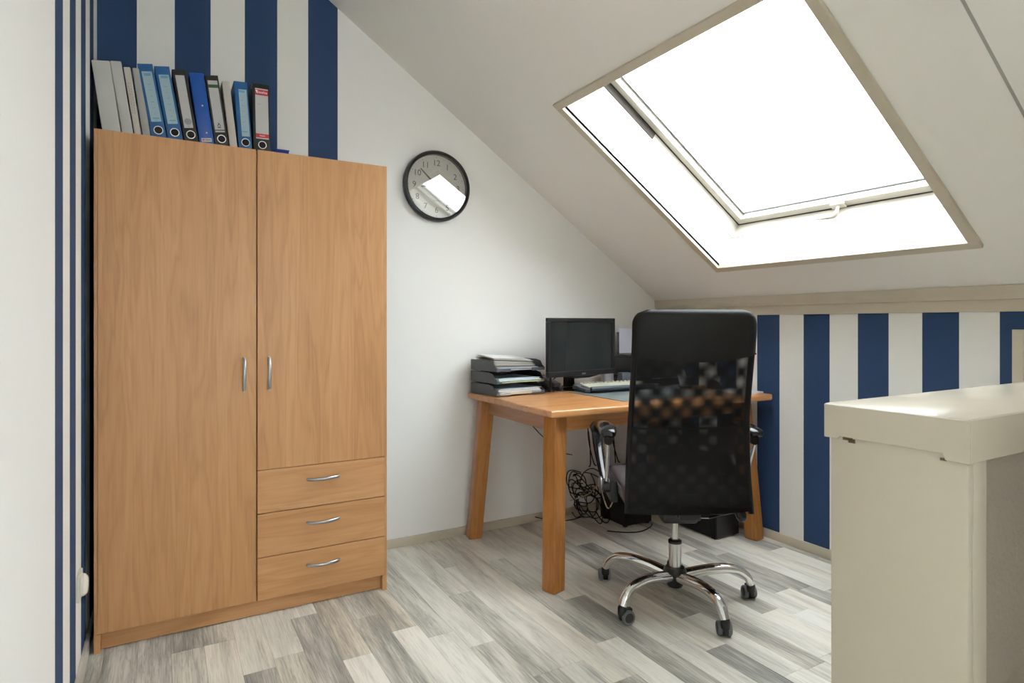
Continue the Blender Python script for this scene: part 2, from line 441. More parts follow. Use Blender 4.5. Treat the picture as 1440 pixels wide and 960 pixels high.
# sloping ceiling with the roof-window opening and an added one for fill light
S0, S1 = 0.0, 1.206               # opening up the slope
WIN = [(1.12, 2.285), (-2.35, -1.55)]
SB = -(RW - 2.575) / cos(AL) - 0.005      # slope coordinate of the knee wall
ST = (2.575 - XF) / cos(AL)
def slab(bm, sa, sb, ya, yb, n0=0.0, n1=0.34):
    P = [ceil_pt(sa, ya, n0), ceil_pt(sa, yb, n0), ceil_pt(sb, yb, n0), ceil_pt(sb, ya, n0),
         ceil_pt(sa, ya, n1), ceil_pt(sa, yb, n1), ceil_pt(sb, yb, n1), ceil_pt(sb, ya, n1)]
    return hexa(bm, P)
bm = BM()
YSTEP = 0.787
slab(bm, SB, S0, YB, D); slab(bm, S1, ST + 0.1, YB, D)
slab(bm, S0, S1, WIN[0][1], D); slab(bm, S0, S1, WIN[1][1], WIN[0][0]); slab(bm, S0, S1, YB, WIN[1][0])
obj('ceiling_slope', bm, M['ceiling'], kind='structure')
bx('ceiling', (L - TH, XF + 0.05, YB, D, ZF, ZF + 0.1), M['ceiling'], kind='structure')
# a plasterboard cover strip up the slope
bm = BM(); slab(bm, SB + 0.06, ST - 0.05, YSTEP - 0.55, YSTEP, -0.007, -0.0005); 
obj('ceiling_board', bm, M['ceiling'], kind='structure', bevel=0.002)
bm = BM(); slab(bm, SB + 0.06, ST - 0.05, YSTEP - .564, YSTEP - .5505, -0.005, -0.0004); slab(bm, SB + 0.06, ST - 0.05, YSTEP + .001, YSTEP + 0.010, -0.002, -0.0004)
obj('ceiling_joint', bm, M['seam'], kind='structure')
# trims on the knee wall, baseboards
bx('trim_1', (RW - 0.010, RW, YB, D, 1.195, 1.243), M['trim'], kind='structure', bev=0.002)
bm = BM()
prism(bm, [(RW - 0.001, 1.2435), (RW - 0.016, 1.2435), (RW - 0.022, 1.262), (RW - 0.024, 1.298), (RW - 0.001, 1.283)], lambda u, v, t: (u, t, v), YB, D)
obj('trim_2', bm, M['trim'], kind='structure')
bx('baseboard_right', (RW - 0.013, RW, HY1 + 0.04, D, 0, 0.045), M['trim'], kind='structure', bev=0.002)
bx('baseboard_back', (L + 0.013, RW - 0.013, D - 0.013, D, 0, 0.045), M['trim'], kind='structure', bev=0.002)
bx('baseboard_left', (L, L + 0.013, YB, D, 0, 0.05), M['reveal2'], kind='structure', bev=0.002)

# ------------------------------------------------------------------ floor: laminate strips, each its own board
FY0 = 0.25
fl = bx('floor', (L - TH, RW + TH, YB - TH, D + TH, -0.06, -0.0075), M['underfloor'], kind='structure')
fl['label'] = 'grey wood-look laminate floor of staggered narrow strips'
J = {0: [2.434], 1: [2.434], 2: [2.168], -2: [2.28], 4: [2.49], 5: [2.096], 7: [2.2], 9: [1.956], 10: [2.369, 1.692], 11: [2.648, 1.692],
     12: [1.537], 13: [1.756, 2.62], 14: [2.096], 16: [1.525], 17: [1.74], 18: [2.577], 19: [1.302], 20: [1.61], 22: [2.232, 1.707]}
TONE = {(0, 0): .38, (0, 1): .52, (1, 0): .46, (1, 1): .74, (2, 0): .72, (2, 1): .38, (4, 0): .74, (4, 1): .40, (5, 0): .50, (5, 1): .82,
        (7, 0): .48, (7, 1): .82, (9, 0): .78, (9, 1): .56, (10, 0): .72, (10, 1): .52, (10, 2): .36, (11, 0): .66, (11, 1): .70, (11, 2): .52,
        (12, 0): .66, (12, 1): .36, (13, 1): .48, (13, 2): .78, (14, 1): .36, (14, 0): .7, (16, 0): .74, (16, 1): .34, (17, 0): .5, (17, 1): .76,
        (18, 0): .72, (18, 1): .36, (19, 0): .72, (20, 0): .42, (20, 1): .78, (22, 0): .76, (22, 1): .46, (22, 2): .8, (-2, 0): .42, (-2, 1): .72,
        (3, 0): .66, (6, 0): .40, (8, 0): .52, (15, 0): .68, (21, 0): .62, (-1, 0): .58}
GAP = 0.0004
stuffbm = BM()
for k in range(-3, 28):
    xa = 0.0245 + 0.1014 * k + (0.006 if k >= 7 else 0); xb = 0.0245 + 0.1014 * (k + 1) + (0.006 if k + 1 >= 7 else 0)
    xa = max(xa, L); xb = min(xb, RW)
    if xb - xa < 0.004: continue
    js = sorted(J.get(k, [rnd.uniform(2.0, 2.9)]), reverse=True)
    while js[-1] > FY0 + 0.25: js.append(js[-1] - rnd.choice((0.45, 0.62, 0.68, 0.95)))
    js = [D] + [j for j in js if j > FY0 + 0.1] + [FY0]
    for i in range(len(js) - 1):
        bm = BM(); box(bm, xa + GAP, xb - GAP, js[i + 1] + GAP, js[i] - GAP, -0.007, 0.0)
        p = obj('plank', bm, M['plank'], fl)
        tn = TONE.get((k, i)); tn = rnd.choice((.40, .52, .6, .68, .76, .80)) if tn is None else tn
        warm = rnd.choice((0.05, 0.1, 0.2, 0.4))
        if (k, i) in ((5, 0), (7, 0)): warm = 0.7
        p.color = (0.61 + (tn - 0.58) * 1.2, warm, 0, 1)
    y = FY0
    while y > YB + 0.05:
        y2 = max(y - rnd.choice((0.5, 0.7, 0.95)), YB)
        box(stuffbm, xa + GAP, xb - GAP, y2 + GAP, y - GAP, -0.007, 0.0); y = y2
p = obj('plank_rows', stuffbm, M['plank'], fl, kind='stuff'); p.color = (.62, .2, 0, 1)

# ------------------------------------------------------------------ roof windows
def roof_window(name, ya, yb, detailed):
    w = thing(name, None, None, ceil_pt(0, (ya + yb) / 2, 0), kind='structure')
    inv = Matrix.Translation(-w.location)
    def sl(nm, rects, m, bevel=0.0):
        bm = BM()
        for (sa, sb, y0, y1, n0, n1) in rects:
            for v in slab(bm, sa, sb, y0, y1, n0, n1): v.co = inv @ v.co
        return obj(nm, bm, m, w, bevel=bevel)
    tw, tt = 0.036, 0.016
    # architrave round the opening
    for r in ((S0 - tw, S0, ya - tw, yb + tw, -tt, 0), (S1, S1 + tw, ya - tw, yb + tw, -tt, 0),
              (S0, S1, ya - tw, ya, -tt, 0), (S0, S1, yb, yb + tw, -tt, 0)):
        sl('architrave', [r], M['trim'], 0.002)
    e, d1, d2 = 0.008, 0.182, 0.274
    # groove behind the architrave, then lining boards
    def ring(nm, s_in, n0, n1, m, th=0.02):
        a, b, c, d = S0 + s_in, S1 - s_in, ya + s_in, yb - s_in
        for r in ((a - th, a, c - th, d + th, n0, n1), (b, b + th, c - th, d + th, n0, n1), (a, b, c - th, c, n0, n1), (a, b, d, d + th, n0, n1)):
            sl(nm, [r], m)
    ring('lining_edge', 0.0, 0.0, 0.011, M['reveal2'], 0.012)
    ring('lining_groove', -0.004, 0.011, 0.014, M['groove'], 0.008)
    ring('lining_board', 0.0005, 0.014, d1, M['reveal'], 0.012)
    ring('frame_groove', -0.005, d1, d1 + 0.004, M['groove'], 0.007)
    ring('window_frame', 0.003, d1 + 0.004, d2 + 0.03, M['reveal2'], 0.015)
    ring('sash_gap', 0.006, d2 - 0.002, d2 + 0.02, M['brown'], 0.003)
    # sash: room-side face at d2, glass deeper
    sw = 0.043
    a, b, c, d = S0 + 0.008, S1 - 0.008, ya + 0.008, yb - 0.008
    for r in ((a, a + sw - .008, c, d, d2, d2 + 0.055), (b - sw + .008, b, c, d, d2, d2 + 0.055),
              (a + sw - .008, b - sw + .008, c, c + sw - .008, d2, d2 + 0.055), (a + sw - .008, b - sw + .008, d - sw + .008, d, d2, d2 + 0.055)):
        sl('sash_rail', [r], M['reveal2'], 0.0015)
    i = sw + 0.0002
    g0, g1, g2, g3 = S0 + i, S1 - i, ya + i, yb - i
    for r in ((g0, g0 + 0.004, g2, g3, 0.312, 0.320), (g0, g1, g3 - 0.004, g3, 0.312, 0.320), (g1 - .004, g1, g2, g3, .312, .320), (g0, g1, g2, g2 + .004, .312, .320)):
        sl('glazing_seal', [r], M['dkgrey'])
    for r in ((g0, g1, g3 - 0.012, g3 - 0.0045, 0.309, 0.319), (g0, g1, g2 + .0045, g2 + 0.012, .309, .319)):
        sl('glazing_spacer', [r], M['alu'])
    gl = sl('pane', [(g0, g1, g2, g3, 0.320, 0.324)], M['glass'])
    if detailed:
        ym = (ya + yb) / 2
        # black rubber strip along the far frame side
        sl('sealing_strip', [(0.73, 1.16, yb - 0.0065, yb - 0.001, 0.236, 0.272)], M['brown'], 0.001)
        # handle on the bottom rail
        h = sl('handle_plate', [(S0 + 0.010, S0 + 0.040, ym - 0.035, ym + 0.035, d2 - 0.010, d2)], M['socket'], 0.002)
        bm = BM()
        A = ceil_pt(S0 + 0.024, ym, d2 - 0.008); B = ceil_pt(S0 + 0.018, ym, d2 - 0.040); C_ = ceil_pt(S0 + 0.012, ym + 0.02, d2 - 0.050); E_ = ceil_pt(S0 + 0.004, ym + 0.115, d2 - 0.046)
        tube(bm, [A - w.location, B - w.location, C_ - w.location, E_ - w.location], [0.008, 0.008, 0.009, 0.006], 8, flat=(1.2, 0.7))
        obj('handle_lever', bm, M['socket'], h, smooth=True)
        # droplets along the lower edge of the pane
        bm = BM(); rr = random.Random(3)
        for q in range(150):
            yy = g2 + 0.01 + (g3 - g2 - 0.02) * rr.random(); ss = g0 + 0.008 + abs(rr.gauss(0, 0.008)); r_ = rr.uniform(0.0008, 0.0022)
            Pq = ceil_pt(ss, yy, 0.3245) - w.location
            bmesh.ops.create_icosphere(bm, subdivisions=1, radius=r_, matrix=Matrix.Translation(Pq))
        obj('dirt_specks', bm, M['dkgrey'], w, kind='stuff')
    return w
roof_window('window_1', *WIN[0], True)
roof_window('fill_window_2', *WIN[1], False)  # added rear skylight, never in view, only for fill light

# ------------------------------------------------------------------ eaves hatch in the knee wall
h = thing('door_1', None, None, (RW, (HY0 + HY1) / 2, HZ0), kind='structure')
def rel(o_, *d):
    x, y, z = o_.location
    return (d[0] - x, d[1] - x, d[2] - y, d[3] - y, d[4] - z, d[5] - z)
for d_ in ((RW - .012, RW, HY1, HY1 + .036, HZ0 - .036, HZ1 + .036), (RW - .012, RW, HY0 - .036, HY0, HZ0 - .036, HZ1 + .036),
           (RW - .012, RW, HY0, HY1, HZ1, HZ1 + .036), (RW - .012, RW, HY0, HY1, HZ0 - .036, HZ0)):
    bx('casing', rel(h, *d_), M['trim'], h, bev=0.002)
bx('hatch_panel', rel(h, RW + .004, RW + .022, HY0 + .002, HY1 - .006, HZ0 + .002, HZ1 - .002), M['trim'], h, bev=0.002)
bx('edge_strip', rel(h, RW + .000, RW + .004, HY1 - .012, HY1 - .004, HZ0 + .55, HZ1 - .02), M['red'], h, label='narrow red strip')
bx('latch', rel(h, RW - .024, RW - .0125, HY1 - .004, HY1 + .022, .895, .925), M['alu'], h, bev=0.003)

# ------------------------------------------------------------------ stair parapet (cream capped low wall, right foreground)
PX, PY0, PY1, PZ = 1.440, 0.625, 0.945, 0.95
pw = thing('wall_stair', None, None, (PX, PY0, 0), kind='structure')
pw['label'] = 'cream painted low stair wall with a chipped glossy cap'
bx('end_board', (0.008, 0.030, 0.006, PY1 - PY0 - 0.014, 0.0, PZ - 0.060), M['parapet'], pw, bev=0.003)
bx('corner_post', (0.0305, 0.088, 0.006, 0.03, 0.0, PZ - 0.060), M['parapet'], pw, bev=0.002)
bx('plaster_panel', (0.0885, RW - PX - 0.001, 0.012, PY1 - PY0 - 0.02, 0.0, PZ - 0.062), M['plaster'], pw)
bx('cap_board', (0.0078, RW - PX - 0.014, 0.0058, PY1 - PY0, PZ - 0.058, PZ), M['cap'], pw, bev=0.0015)
bm = BM()     # fascia with a notched lower edge
prism(bm, [(0.0, PZ - .0012), (PY1 - PY0 - .001, PZ - .0012), (PY1 - PY0 - .001, PZ - .084), (0.285, PZ - .084), (0.278, PZ - .077), (0.050, PZ - .077), (0.046, PZ - .0905), (0.0, PZ - .0915)],
      lambda u, v, t: (t, u, v), 0.0005, 0.0075)
obj('fascia', bm, M['cap'], pw, bevel=.0015)
bx('fascia', (0.0076, RW - PX - 0.02, -0.0003, 0.0055, PZ - 0.090, PZ - 0.0012), M['cap'], pw, bev=.0012)
bm = BM()
for (u, v, a, b) in ((.262, PZ - .081, .012, .004), (.252, PZ - .085, .008, .005), (.046, PZ - .084, .004, .007), (.052, PZ - .0905, .006, .003)):
    box(bm, 0.0060, 0.0083, u - a, u + a, v - b, v + b)
obj('paint_chip', bm, M['chip'], pw, label='dark chipped paint under the cap')

# ------------------------------------------------------------------ wall socket with plug, far left
so = thing('wall_socket', 'white wall socket with a flat round plug, low on the striped left wall', 'socket', (L, 2.375, 0.315))
bx('socket_plate', (0.0005, 0.010, -0.042, 0.042, -0.042, 0.042), M['socket'], so, bev=0.003)
bm = BM(); lathe(bm, [(0, 0.0105), (0.035, 0.0105), (0.034, 0.018), (0.026, 0.026), (0.012, 0.029), (0, 0.029)], 24, Matrix.Rotation(pi / 2, 4, 'Y'))
obj('plug', bm, M['socket'], so, smooth=True)

# ------------------------------------------------------------------ wardrobe
WX0, WX1, WY, WT = -0.209, 0.838, 2.5584, 1.826
WB = D - 0.02
wd = thing('wardrobe', 'beech laminate wardrobe with two doors and three drawers', 'wardrobe', (0.3145, WY + 0.22, 0))
def wr(x0, x1, y0, y1, z0, z1): return rel(wd, x0, x1, y0, y1, z0, z1)
for sgn, xa, xb, xf0, xf1 in ((0, WX0, WX0 + .0095, WX0, WX0 + .019), (1, WX1 - .0095, WX1, WX1 - .019, WX1)):
    bm = BM()
    box(bm, *wr(xa, xb, WY + .001, WB, .066, WT)); box(bm, *wr(xf0, xf1, WY + .001, WB, 0.0003, .0655))
    box(bm, *wr(xf0, xf1, WY + .022, WB, .066, WT - .001))
    obj('side_panel', bm, M['beech_v'], wd)
bx('top_panel', wr(WX0 + .0195, WX1 - .0195, WY + .022, WB, WT - .018, WT), M['beech_h'], wd)
bx('bottom_panel', wr(WX0 + .0195, WX1 - .0195, WY + .022, WB, .067, .085), M['beech_h'], wd)
bx('back_panel', wr(WX0, WX1, WB, WB + .003, .02, WT), M['beech_v'], wd)
bx('plinth', wr(WX0 + .0195, WX1 - .0195, WY + .028, WY + .044, .003, .0655), M['beech_h'], wd)
bx('partition', wr(.3075, .3245, WY + .022, WB, .086, WT - .019), M['beech_v'], wd)
def bow_handle(parent, loc, vertical):
    bm = BM(); n = 14; P = []
    for i in range(n + 1):
        t = -1 + 2 * i / n
        off = -0.006 - 0.020 * (1 - t * t) ** 0.8
        P.append((0, off, t * 0.064) if vertical else (t * 0.064, off, 0))
    tube(bm, P, [0.0048 if 0 < i < n else 0.0042 for i in range(n + 1)], 10, flat=(1.25, 0.8) if vertical else (0.8, 1.25))
    for t in (-1, 1):
        P = [(0, 0, t * 0.062), (0, -0.010, t * 0.062)] if vertical else [(t * 0.062, 0, 0), (t * 0.062, -0.010, 0)]
        tube(bm, P, 0.0045, 10)
    o_ = obj('handle', bm, M['alu'], parent, smooth=True, label='curved satin metal bow handle'); o_.location = loc
    return o_
def front(nm, x0, x1, z0, z1, m, hx, hz, vert):
    xc, zc = (x0 + x1) / 2, (z0 + z1) / 2
    bm = BM(); box(bm, x0 - xc, x1 - xc, 0, .018, z0 - zc, z1 - zc, bev=.0012, seg=1)
    o_ = obj(nm, bm, m, wd); o_.location = Vector((xc, WY, zc)) - wd.location
    bow_handle(o_, (hx - xc, 0, hz - zc), vert)
front('door', WX0 + .010, .3135, .067, WT, M['beech_v'], .270, .953, True)
front('door', .3185, WX1 - .010, .5765, WT, M['beech_v'], .360, .954, True)
front('drawer', .3185, WX1 - .010, .4065, .5745, M['beech_h'], .570, .5185, False)
front('drawer', .3185, WX1 - .010, .2345, .4035, M['beech_h'], .570, .3435, False)
front('drawer', .3185, WX1 - .010, .0665, .2315, M['beech_h'], .570, .1715, False)

# ------------------------------------------------------------------ binders on the wardrobe
BY = 2.75
BG = 'ring binders and folders lined up on top of the wardrobe'
def binder(name, label, cat, xb0, xb1, xt, zt, m, depth=0.262, ring=False, lab=None, flatcard=False, extra=None):
    """xb0/xb1 bottom left/right on the wardrobe top; xt/zt the top-left corner"""
    w0 = xb1 - xb0; dx = xt - xb0; hgt = zt - WT; lean = atan2(-dx, hgt)
    # leaning left: pivot on the lower-left edge; box width across the lean
    w_ = w0 * cos(lean); H_ = sqrt(dx * dx + hgt * hgt)
    drop = 0.0
    t = thing(name, label, cat, (xb0 + 0.0008, BY, WT + 0.0006), rot=(0, -lean, 0), group=BG)
    w_ -= 0.0012
    # box sheared at the foot so that it stands level: polygon in (x, z) of its own frame
    tl = math.tan(lean)
    poly = [(0, 0), (w_, w_ * tl), (w_, H_), (0, H_)] if lean >= 0 else [(0, 0), (w_, 0), (w_, H_), (0, H_)]
    if lean > 0:   # its foot rests on one edge, raised slightly on the other side
        poly = [(0, 0), (w_, 0.0), (w_, H_), (0, H_)]
        t.location.z = WT + 0.0006
        # keep clear of the top panel: foot corner on the low side decides the height
        low = min(0.0, -w_ * sin(lean) * 1.0)
        t.location.z = WT + 0.0006 - min(0, (Matrix.Rotation(-lean, 4, 'Y') @ Vector((w_, 0, 0))).z)
    bm = BM()
    if lab is not None or ring:
        box(bm, 0, w_, 0, 0.003, 0, H_, bev=0.0012, seg=2)                       # spine
        box(bm, 0, 0.0025, 0.003, depth, 0, H_)
        box(bm, w_ - 0.0025, w_, 0.003, depth, 0, H_)
        body = obj('cover', bm, m, t, smooth=True)
        bx('paper_block', (0.004, w_ - 0.012, 0.03, depth - 0.015, 0.006, H_ - 0.016), M['lwhite'], t)
    else:
        box(bm, 0, w_, 0, depth, 0, H_, bev=min(0.004, w_ * 0.2), seg=2)
        body = obj('cover', bm, m, t, smooth=True)
    if ring:
        Mx = Matrix.Translation((w_ / 2 + 0.002, -0.0003, 0.071)) @ Matrix.Rotation(pi / 2, 4, 'X')
        bm = BM(); lathe(bm, [(0.0135, 0.0), (0.0165, 0.0), (0.0165, 0.0015), (0.0135, 0.0015)], 24, Mx, close=True)
        obj('finger_ring', bm, M['steel'], t, smooth=True)
        bm = BM(); lathe(bm, [(0, 0.0), (0.0135, 0.0), (0.0135, 0.0005), (0, 0.0005)], 24, Mx)
        obj('finger_hole', bm, M['blackm'], t)
    if lab:
        mm, x0, x1, z0, z1 = lab
        bx('spine_label', (w_ * x0, w_ * x1, -0.0008, -0.0001, H_ * z0, H_ * z1), mm, t)
    if extra: extra(t, w_, H_)
    return t
RX = (pi / 2, 0, 0)
def lines(t, x0, x1, zs, m, thick=0.0012, nm='label_print'):
    bm = BM()
    for z, a, b in zs: box(bm, x0 + (x1 - x0) * a, x0 + (x1 - x0) * b, -0.0012, -0.0009, z - thick, z + thick)
    obj(nm, bm, m, t, kind='stuff' if len(zs) > 1 else None)
def ex_blue(top_z):
    def f(t, w_, H_):
        lines(t, w_ * .2, w_ * .85, [(H_ * .88, .15, .85), (H_ * .865, .15, .85), (H_ * .36, .2, .85)], M['inkb'], 0.0020)
        lines(t, w_ * .2, w_ * .85, [(H_ * (.76 - .07 * k), .3 + .05 * (k % 3), .62) for k in range(7)], M['inkb'], 0.0007, 'label_rule')
    return f
def ex_hand(t, w_, H_):
    rr = random.Random(5); bm = BM()
    for c in range(2):
        z = H_ * .80
        while z > H_ * .42:
            P = []
            for q in range(4): P.append((w_ * (.32 + .3 * c) + rr.uniform(-.0016, .0016), -0.0006, z - q * 0.0018 + rr.uniform(-.0008, .0008)))
            tube(bm, P, 0.00045, 4); z -= 0.0085 + rr.random() * .003
    obj('handwriting', bm, M['ink'], t)
def ex_dots(t, w_, H_):
    for z in (.60, .27):
        bm = BM(); lathe(bm, [(0, 0), (.0040, 0), (.003, .0014), (0, .0018)], 12, Matrix.Translation((w_ * .58, -0.0001, H_ * z)) @ Matrix.Rotation(pi / 2, 4, 'X'))
        obj('rivet', bm, M['steel'], t, smooth=True)
    bx('price_sticker', (w_ * .15, w_ * .85, -0.0008, -0.0001, .051, .066), M['lwhite'], t)
    bx('sticker_mark', (w_ * .22, w_ * .34, -0.0012, -0.0009, .056, .062), M['lred'], t)
    bx('sticker_print', (w_ * .42, w_ * .78, -0.0012, -0.0009, .0575, .0595), M['ink'], t)
def ex_green(t, w_, H_):
    bx('label_band', (w_ * .14, w_ * .88, -0.0013, -0.0009, H_ * .845, H_ * .885), M['lgreen'], t)
    lines(t, w_ * .14, w_ * .88, [(H_ * .325, 0, 1)], M['ink'], 0.0018, 'label_line')
    bm = BM(); Mx = Matrix.Translation((w_ * .5, -0.0009, H_ * .38)) @ Matrix.Rotation(pi / 2, 4, 'X')
    lathe(bm, [(.0040, 0), (.0062, 0), (.0062, .0004), (.0040, .0004)], 16, Mx, close=True)
    box(bm, w_ * .5 - .0022, w_ * .5 + .0022, -.0013, -.0009, H_ * .38 + .005, H_ * .38 + .011)
    box(bm, w_ * .5 - .0075, w_ * .5 + .0075, -.0013, -.0009, H_ * .38 - .009, H_ * .38 - .007)
    obj('emblem', bm, M['ink'], t)
def ex_globe(t, w_, H_):
    bm = BM(); cz = H_ * .375; cx = w_ * .5
    for k in range(-4, 5):
        x = k * .0029; hh = sqrt(max(0, .0128 ** 2 - x * x))
        box(bm, cx + x - .0009, cx + x + .0009, -.0013, -.0009, cz - hh, cz + hh)
    obj('emblem', bm, M['inkg'], t)
    lines(t, w_ * .2, w_ * .8, [(H_ * .32, .35, .65)], M['inkg'], .0008)
    lines(t, w_ * .2, w_ * .85, [(H_ * (.82 - .07 * k), .1, .9) for k in range(7)], M['lblue'], .0003, 'label_rule')
def ex_red(t, w_, H_):
    bx('label_band', (w_ * .15, w_ * .93, -0.0013, -0.0009, H_ * .855, H_ * .925), M['lred'], t)
    bx('label_band', (w_ * .15, w_ * .93, -0.0013, -0.0009, H_ * .310, H_ * .360), M['lred'], t)
    text('brand_text', 'Esselte', .0150, M['paper'], t, (w_ * .56, -0.0016, H_ * .892), RX)
    bm = BM(); prism(bm, [(w_ * .17, H_ * .915), (w_ * .27, H_ * .915), (w_ * .25, H_ * .875)], lambda u, v, y: (u, y, v), -.0017, -.0014)
    obj('tick_mark', bm, M['paper'], t)
    text('brand_text', 'Esselte', .0075, M['paper'], t, (w_ * .54, -0.0016, H_ * .335), RX)
    lines(t, w_ * .2, w_ * .9, [(H_ * .74, .08, .40)], M['inkg'], .0006, 'label_rule')
binder('folder', 'wide white folder leaning against the left wall, leftmost on the wardrobe', 'folder', -.194, -.133, -.2345, 2.130, M['bwhite'])
binder('folder', 'white folder second from the left on the wardrobe, plain spine', 'folder', -.130, -.092, -.176, 2.139, M['bwhite'])
binder('folder', 'thin off-white folder with black handwriting down its spine', 'folder', -.090, -.066, -.133, 2.125, M['bcream'], extra=ex_hand)
binder('folder', 'thin grey folder next to the first blue binder', 'folder', -.064, -.036, -.105, 2.127, M['bgrey'])
binder('ring_binder', 'blue lever arch binder with pale blue label, left one of the two side by side', 'binder', -.032, .021, -.088, 2.146, M['bblue'], ring=True, lab=(M['lblue'], .18, .86, .32, .91), extra=ex_blue(0))
binder('ring_binder', 'blue lever arch binder with notched pale label, standing left of a black one', 'binder', .023, .077, -.032, 2.148, M['bblue'], ring=True, lab=(M['lblue'], .18, .86, .32, .90), extra=ex_blue(0))
binder('ring_binder', 'black lever arch binder with white label and striped round emblem', 'binder', .079, .131, .028, 2.148, M['bblack'], ring=True, lab=(M['lwhite'], .16, .80, .30, .93), extra=ex_globe)
binder('folder', 'bright blue plastic folder with two rivets and a price sticker', 'folder', .133, .188, .087, 2.148, M['bblue2'], extra=ex_dots)
binder('ring_binder', 'black lever arch binder with green band across its white label', 'binder', .190, .240, .144, 2.149, M['bblack'], ring=True, lab=(M['lwhite'], .14, .88, .30, .935), extra=ex_green)
binder('folder', 'narrow cream folder between a black and a blue binder', 'folder', .2415, .272, .206, 2.138, M['bcream'])
binder('ring_binder', 'blue lever arch binder standing just left of the red-labelled one', 'binder', .274, .326, .251, 2.146, M['bblue'], ring=True, lab=(M['lblue'], .30, .90, .30, .90), extra=ex_blue(0))
binder('ring_binder', 'black lever arch binder with red-banded white label, rightmost of the row', 'binder', .328, .394, .322, 2.152, M['bblack'], ring=True, lab=(M['lwhite'], .15, .93, .295, .94), extra=ex_red)
b = thing('document_box', 'low dark blue plastic box lying right of the binders', 'box', (.440, 2.86, WT + .0005))
bm = BM(); box(bm, -.028, .028, -.11, .12, 0, .060, bev=.003); obj('box_body', bm, M['bnavy'], b, smooth=True)
bx('box_lid', (-.030, .030, -.112, .122, .0603, .064), M['bnavy'], b, bev=.001)

# ------------------------------------------------------------------ wall clock
ck = thing('wall_clock', 'round white wall clock with black rim and arabic numerals', 'clock', (1.2575, D - 0.0005, 1.8725))
CR = 0.187
RXM = Matrix.Rotation(pi / 2, 4, 'X')
bm = BM(); lathe(bm, [(CR - .020, .002), (CR - .006, 0.0), (CR, .010), (CR, .030), (CR - .005, .040), (CR - .012, .042), (CR - .019, .036), (CR - .021, .014)], 64, RXM, close=True)
obj('rim', bm, M['blackp'], ck, smooth=True)
bm = BM(); lathe(bm, [(0, .004), (CR - .0205, .004), (CR - .0205, .012), (0, .012)], 64, RXM); obj('dial', bm, M['dial'], ck)
for k in range(1, 13):
    a = R_(90 - 30 * k); r_ = CR * .665
    text('numeral', str(k), .044, M['ink'], ck, (cos(a) * r_, -.0126, sin(a) * r_), RX, extrude=.0004)
bm = BM()
for k in range(60):
    a = R_(6 * k); l_ = .006 if k % 5 == 0 else .003; w_ = .0013 if k % 5 == 0 else .0006
    box(bm, -w_, w_, -.0130, -.0124, CR * .83 - l_ / 2, CR * .83 + l_ / 2, Matrix.Rotation(a, 4, 'Y'))
obj('minute_marks', bm, M['ink'], ck, kind='stuff')
text('dial_text', 'QUARTZ', .010, M['inkg'], ck, (0, -.0126, -CR * .40), RX, extrude=.0003)
def hand(nm, ang, length, w_, m, y):
    bm = BM(); prism(bm, [(-w_, -.025), (w_, -.025), (w_ * .55, length), (-w_ * .55, length)], lambda u, v, t: (u, t, v), y - .0012, y)
    o_ = obj(nm, bm, m, ck); o_.rotation_euler = (0, R_(ang), 0)
hand('hour_hand', 266, .088, .0060, M['ink'], -.0150)
hand('minute_hand', 313, .125, .0052, M['ink'], -.0180)
hand('second_hand', 128, .10, .0010, M['ink'], -.0205)
bm = BM(); lathe(bm, [(0, .0125), (.006, .0125), (.006, .0225), (0, .0225)], 16, RXM); obj('hub', bm, M['ink'], ck, smooth=True)
bm = BM(); lathe(bm, [(0, .033), (CR - .021, .033), (CR - .021, .0345), (0, .0345)], 64, RXM); obj('cover_glass', bm, M['clockglass'], ck)

# ------------------------------------------------------------------ desk
DZ = 0.776
dk = thing('desk', 'solid oak desk with splayed legs and thick rounded top', 'desk', (2.10, 2.56, 0))
X0, X1, YN0, YN1, YF = 1.433, 2.800, 2.172, 2.112, 3.005
def topmesh():
    bm = BM()
    # outline with rounded rear/right corners
    pts = [(X0, YN0), (X1 - .02, YN1 + .001), (X1 - .004, YN1 + .012), (X1, YN1 + .03), (X1, YF - .015), (X1 - .012, YF), (X0 + .015, YF), (X0, YF - .015)]
    A = [bm.verts.new((x - 2.10, y - 2.56, DZ - .032)) for x, y in pts]
    B = [bm.verts.new((x - 2.10, y - 2.56, DZ)) for x, y in pts]
    n = len(pts); bm.faces.new(A[::-1]); bm.faces.new(B)
    for i in range(n): bm.faces.new((A[i], A[(i + 1) % n], B[(i + 1) % n], B[i]))
    es = [e for e in bm.edges if abs(e.verts[0].co.z - e.verts[1].co.z) < 1e-6]
    bmesh.ops.bevel(bm, geom=es, offset=.009, segments=4, affect='EDGES', profile=.5)
    return bm
obj('tabletop', topmesh(), M['oak_x'], dk, smooth=True)
legs = []
def leg(fx, fy, tx, ty, rot, sz=.036):
    bm = BM(); P = []
    for (cx, cyy, z, s) in ((fx, fy, 0.0003, sz), (tx, ty, DZ - .033, sz * 1.05)):
        for a in (225, 315, 45, 135):
            q = R_(a + rot); P.append((cx + cos(q) * s * 1.414 - 2.10, cyy + sin(q) * s * 1.414 - 2.56, z))
    hexa(bm, P); return obj('leg', bm, M['oak_z'], dk, bevel=.006)
leg(1.458, 2.195, 1.512, 2.265, 15)
leg(1.450, 2.955, 1.500, 2.905, -10)
leg(2.745, 2.195, 2.700, 2.245, 8)
leg(2.755, 2.955, 2.715, 2.905, 5)
az0, az1 = DZ - .105, DZ - .0325
def apron(x0, x1, y0, y1, m): bx('apron', (x0 - 2.10, x1 - 2.10, y0 - 2.56, y1 - 2.56, az0, az1), m, dk)
apron(1.492, 1.514, 2.312, 2.866, M['oak_y']); apron(2.70, 2.72, 2.29, 2.86, M['oak_y'])
apron(1.562, 2.655, 2.245, 2.265, M['oak_x']); apron(1.548, 2.668, 2.900, 2.920, M['oak_x'])

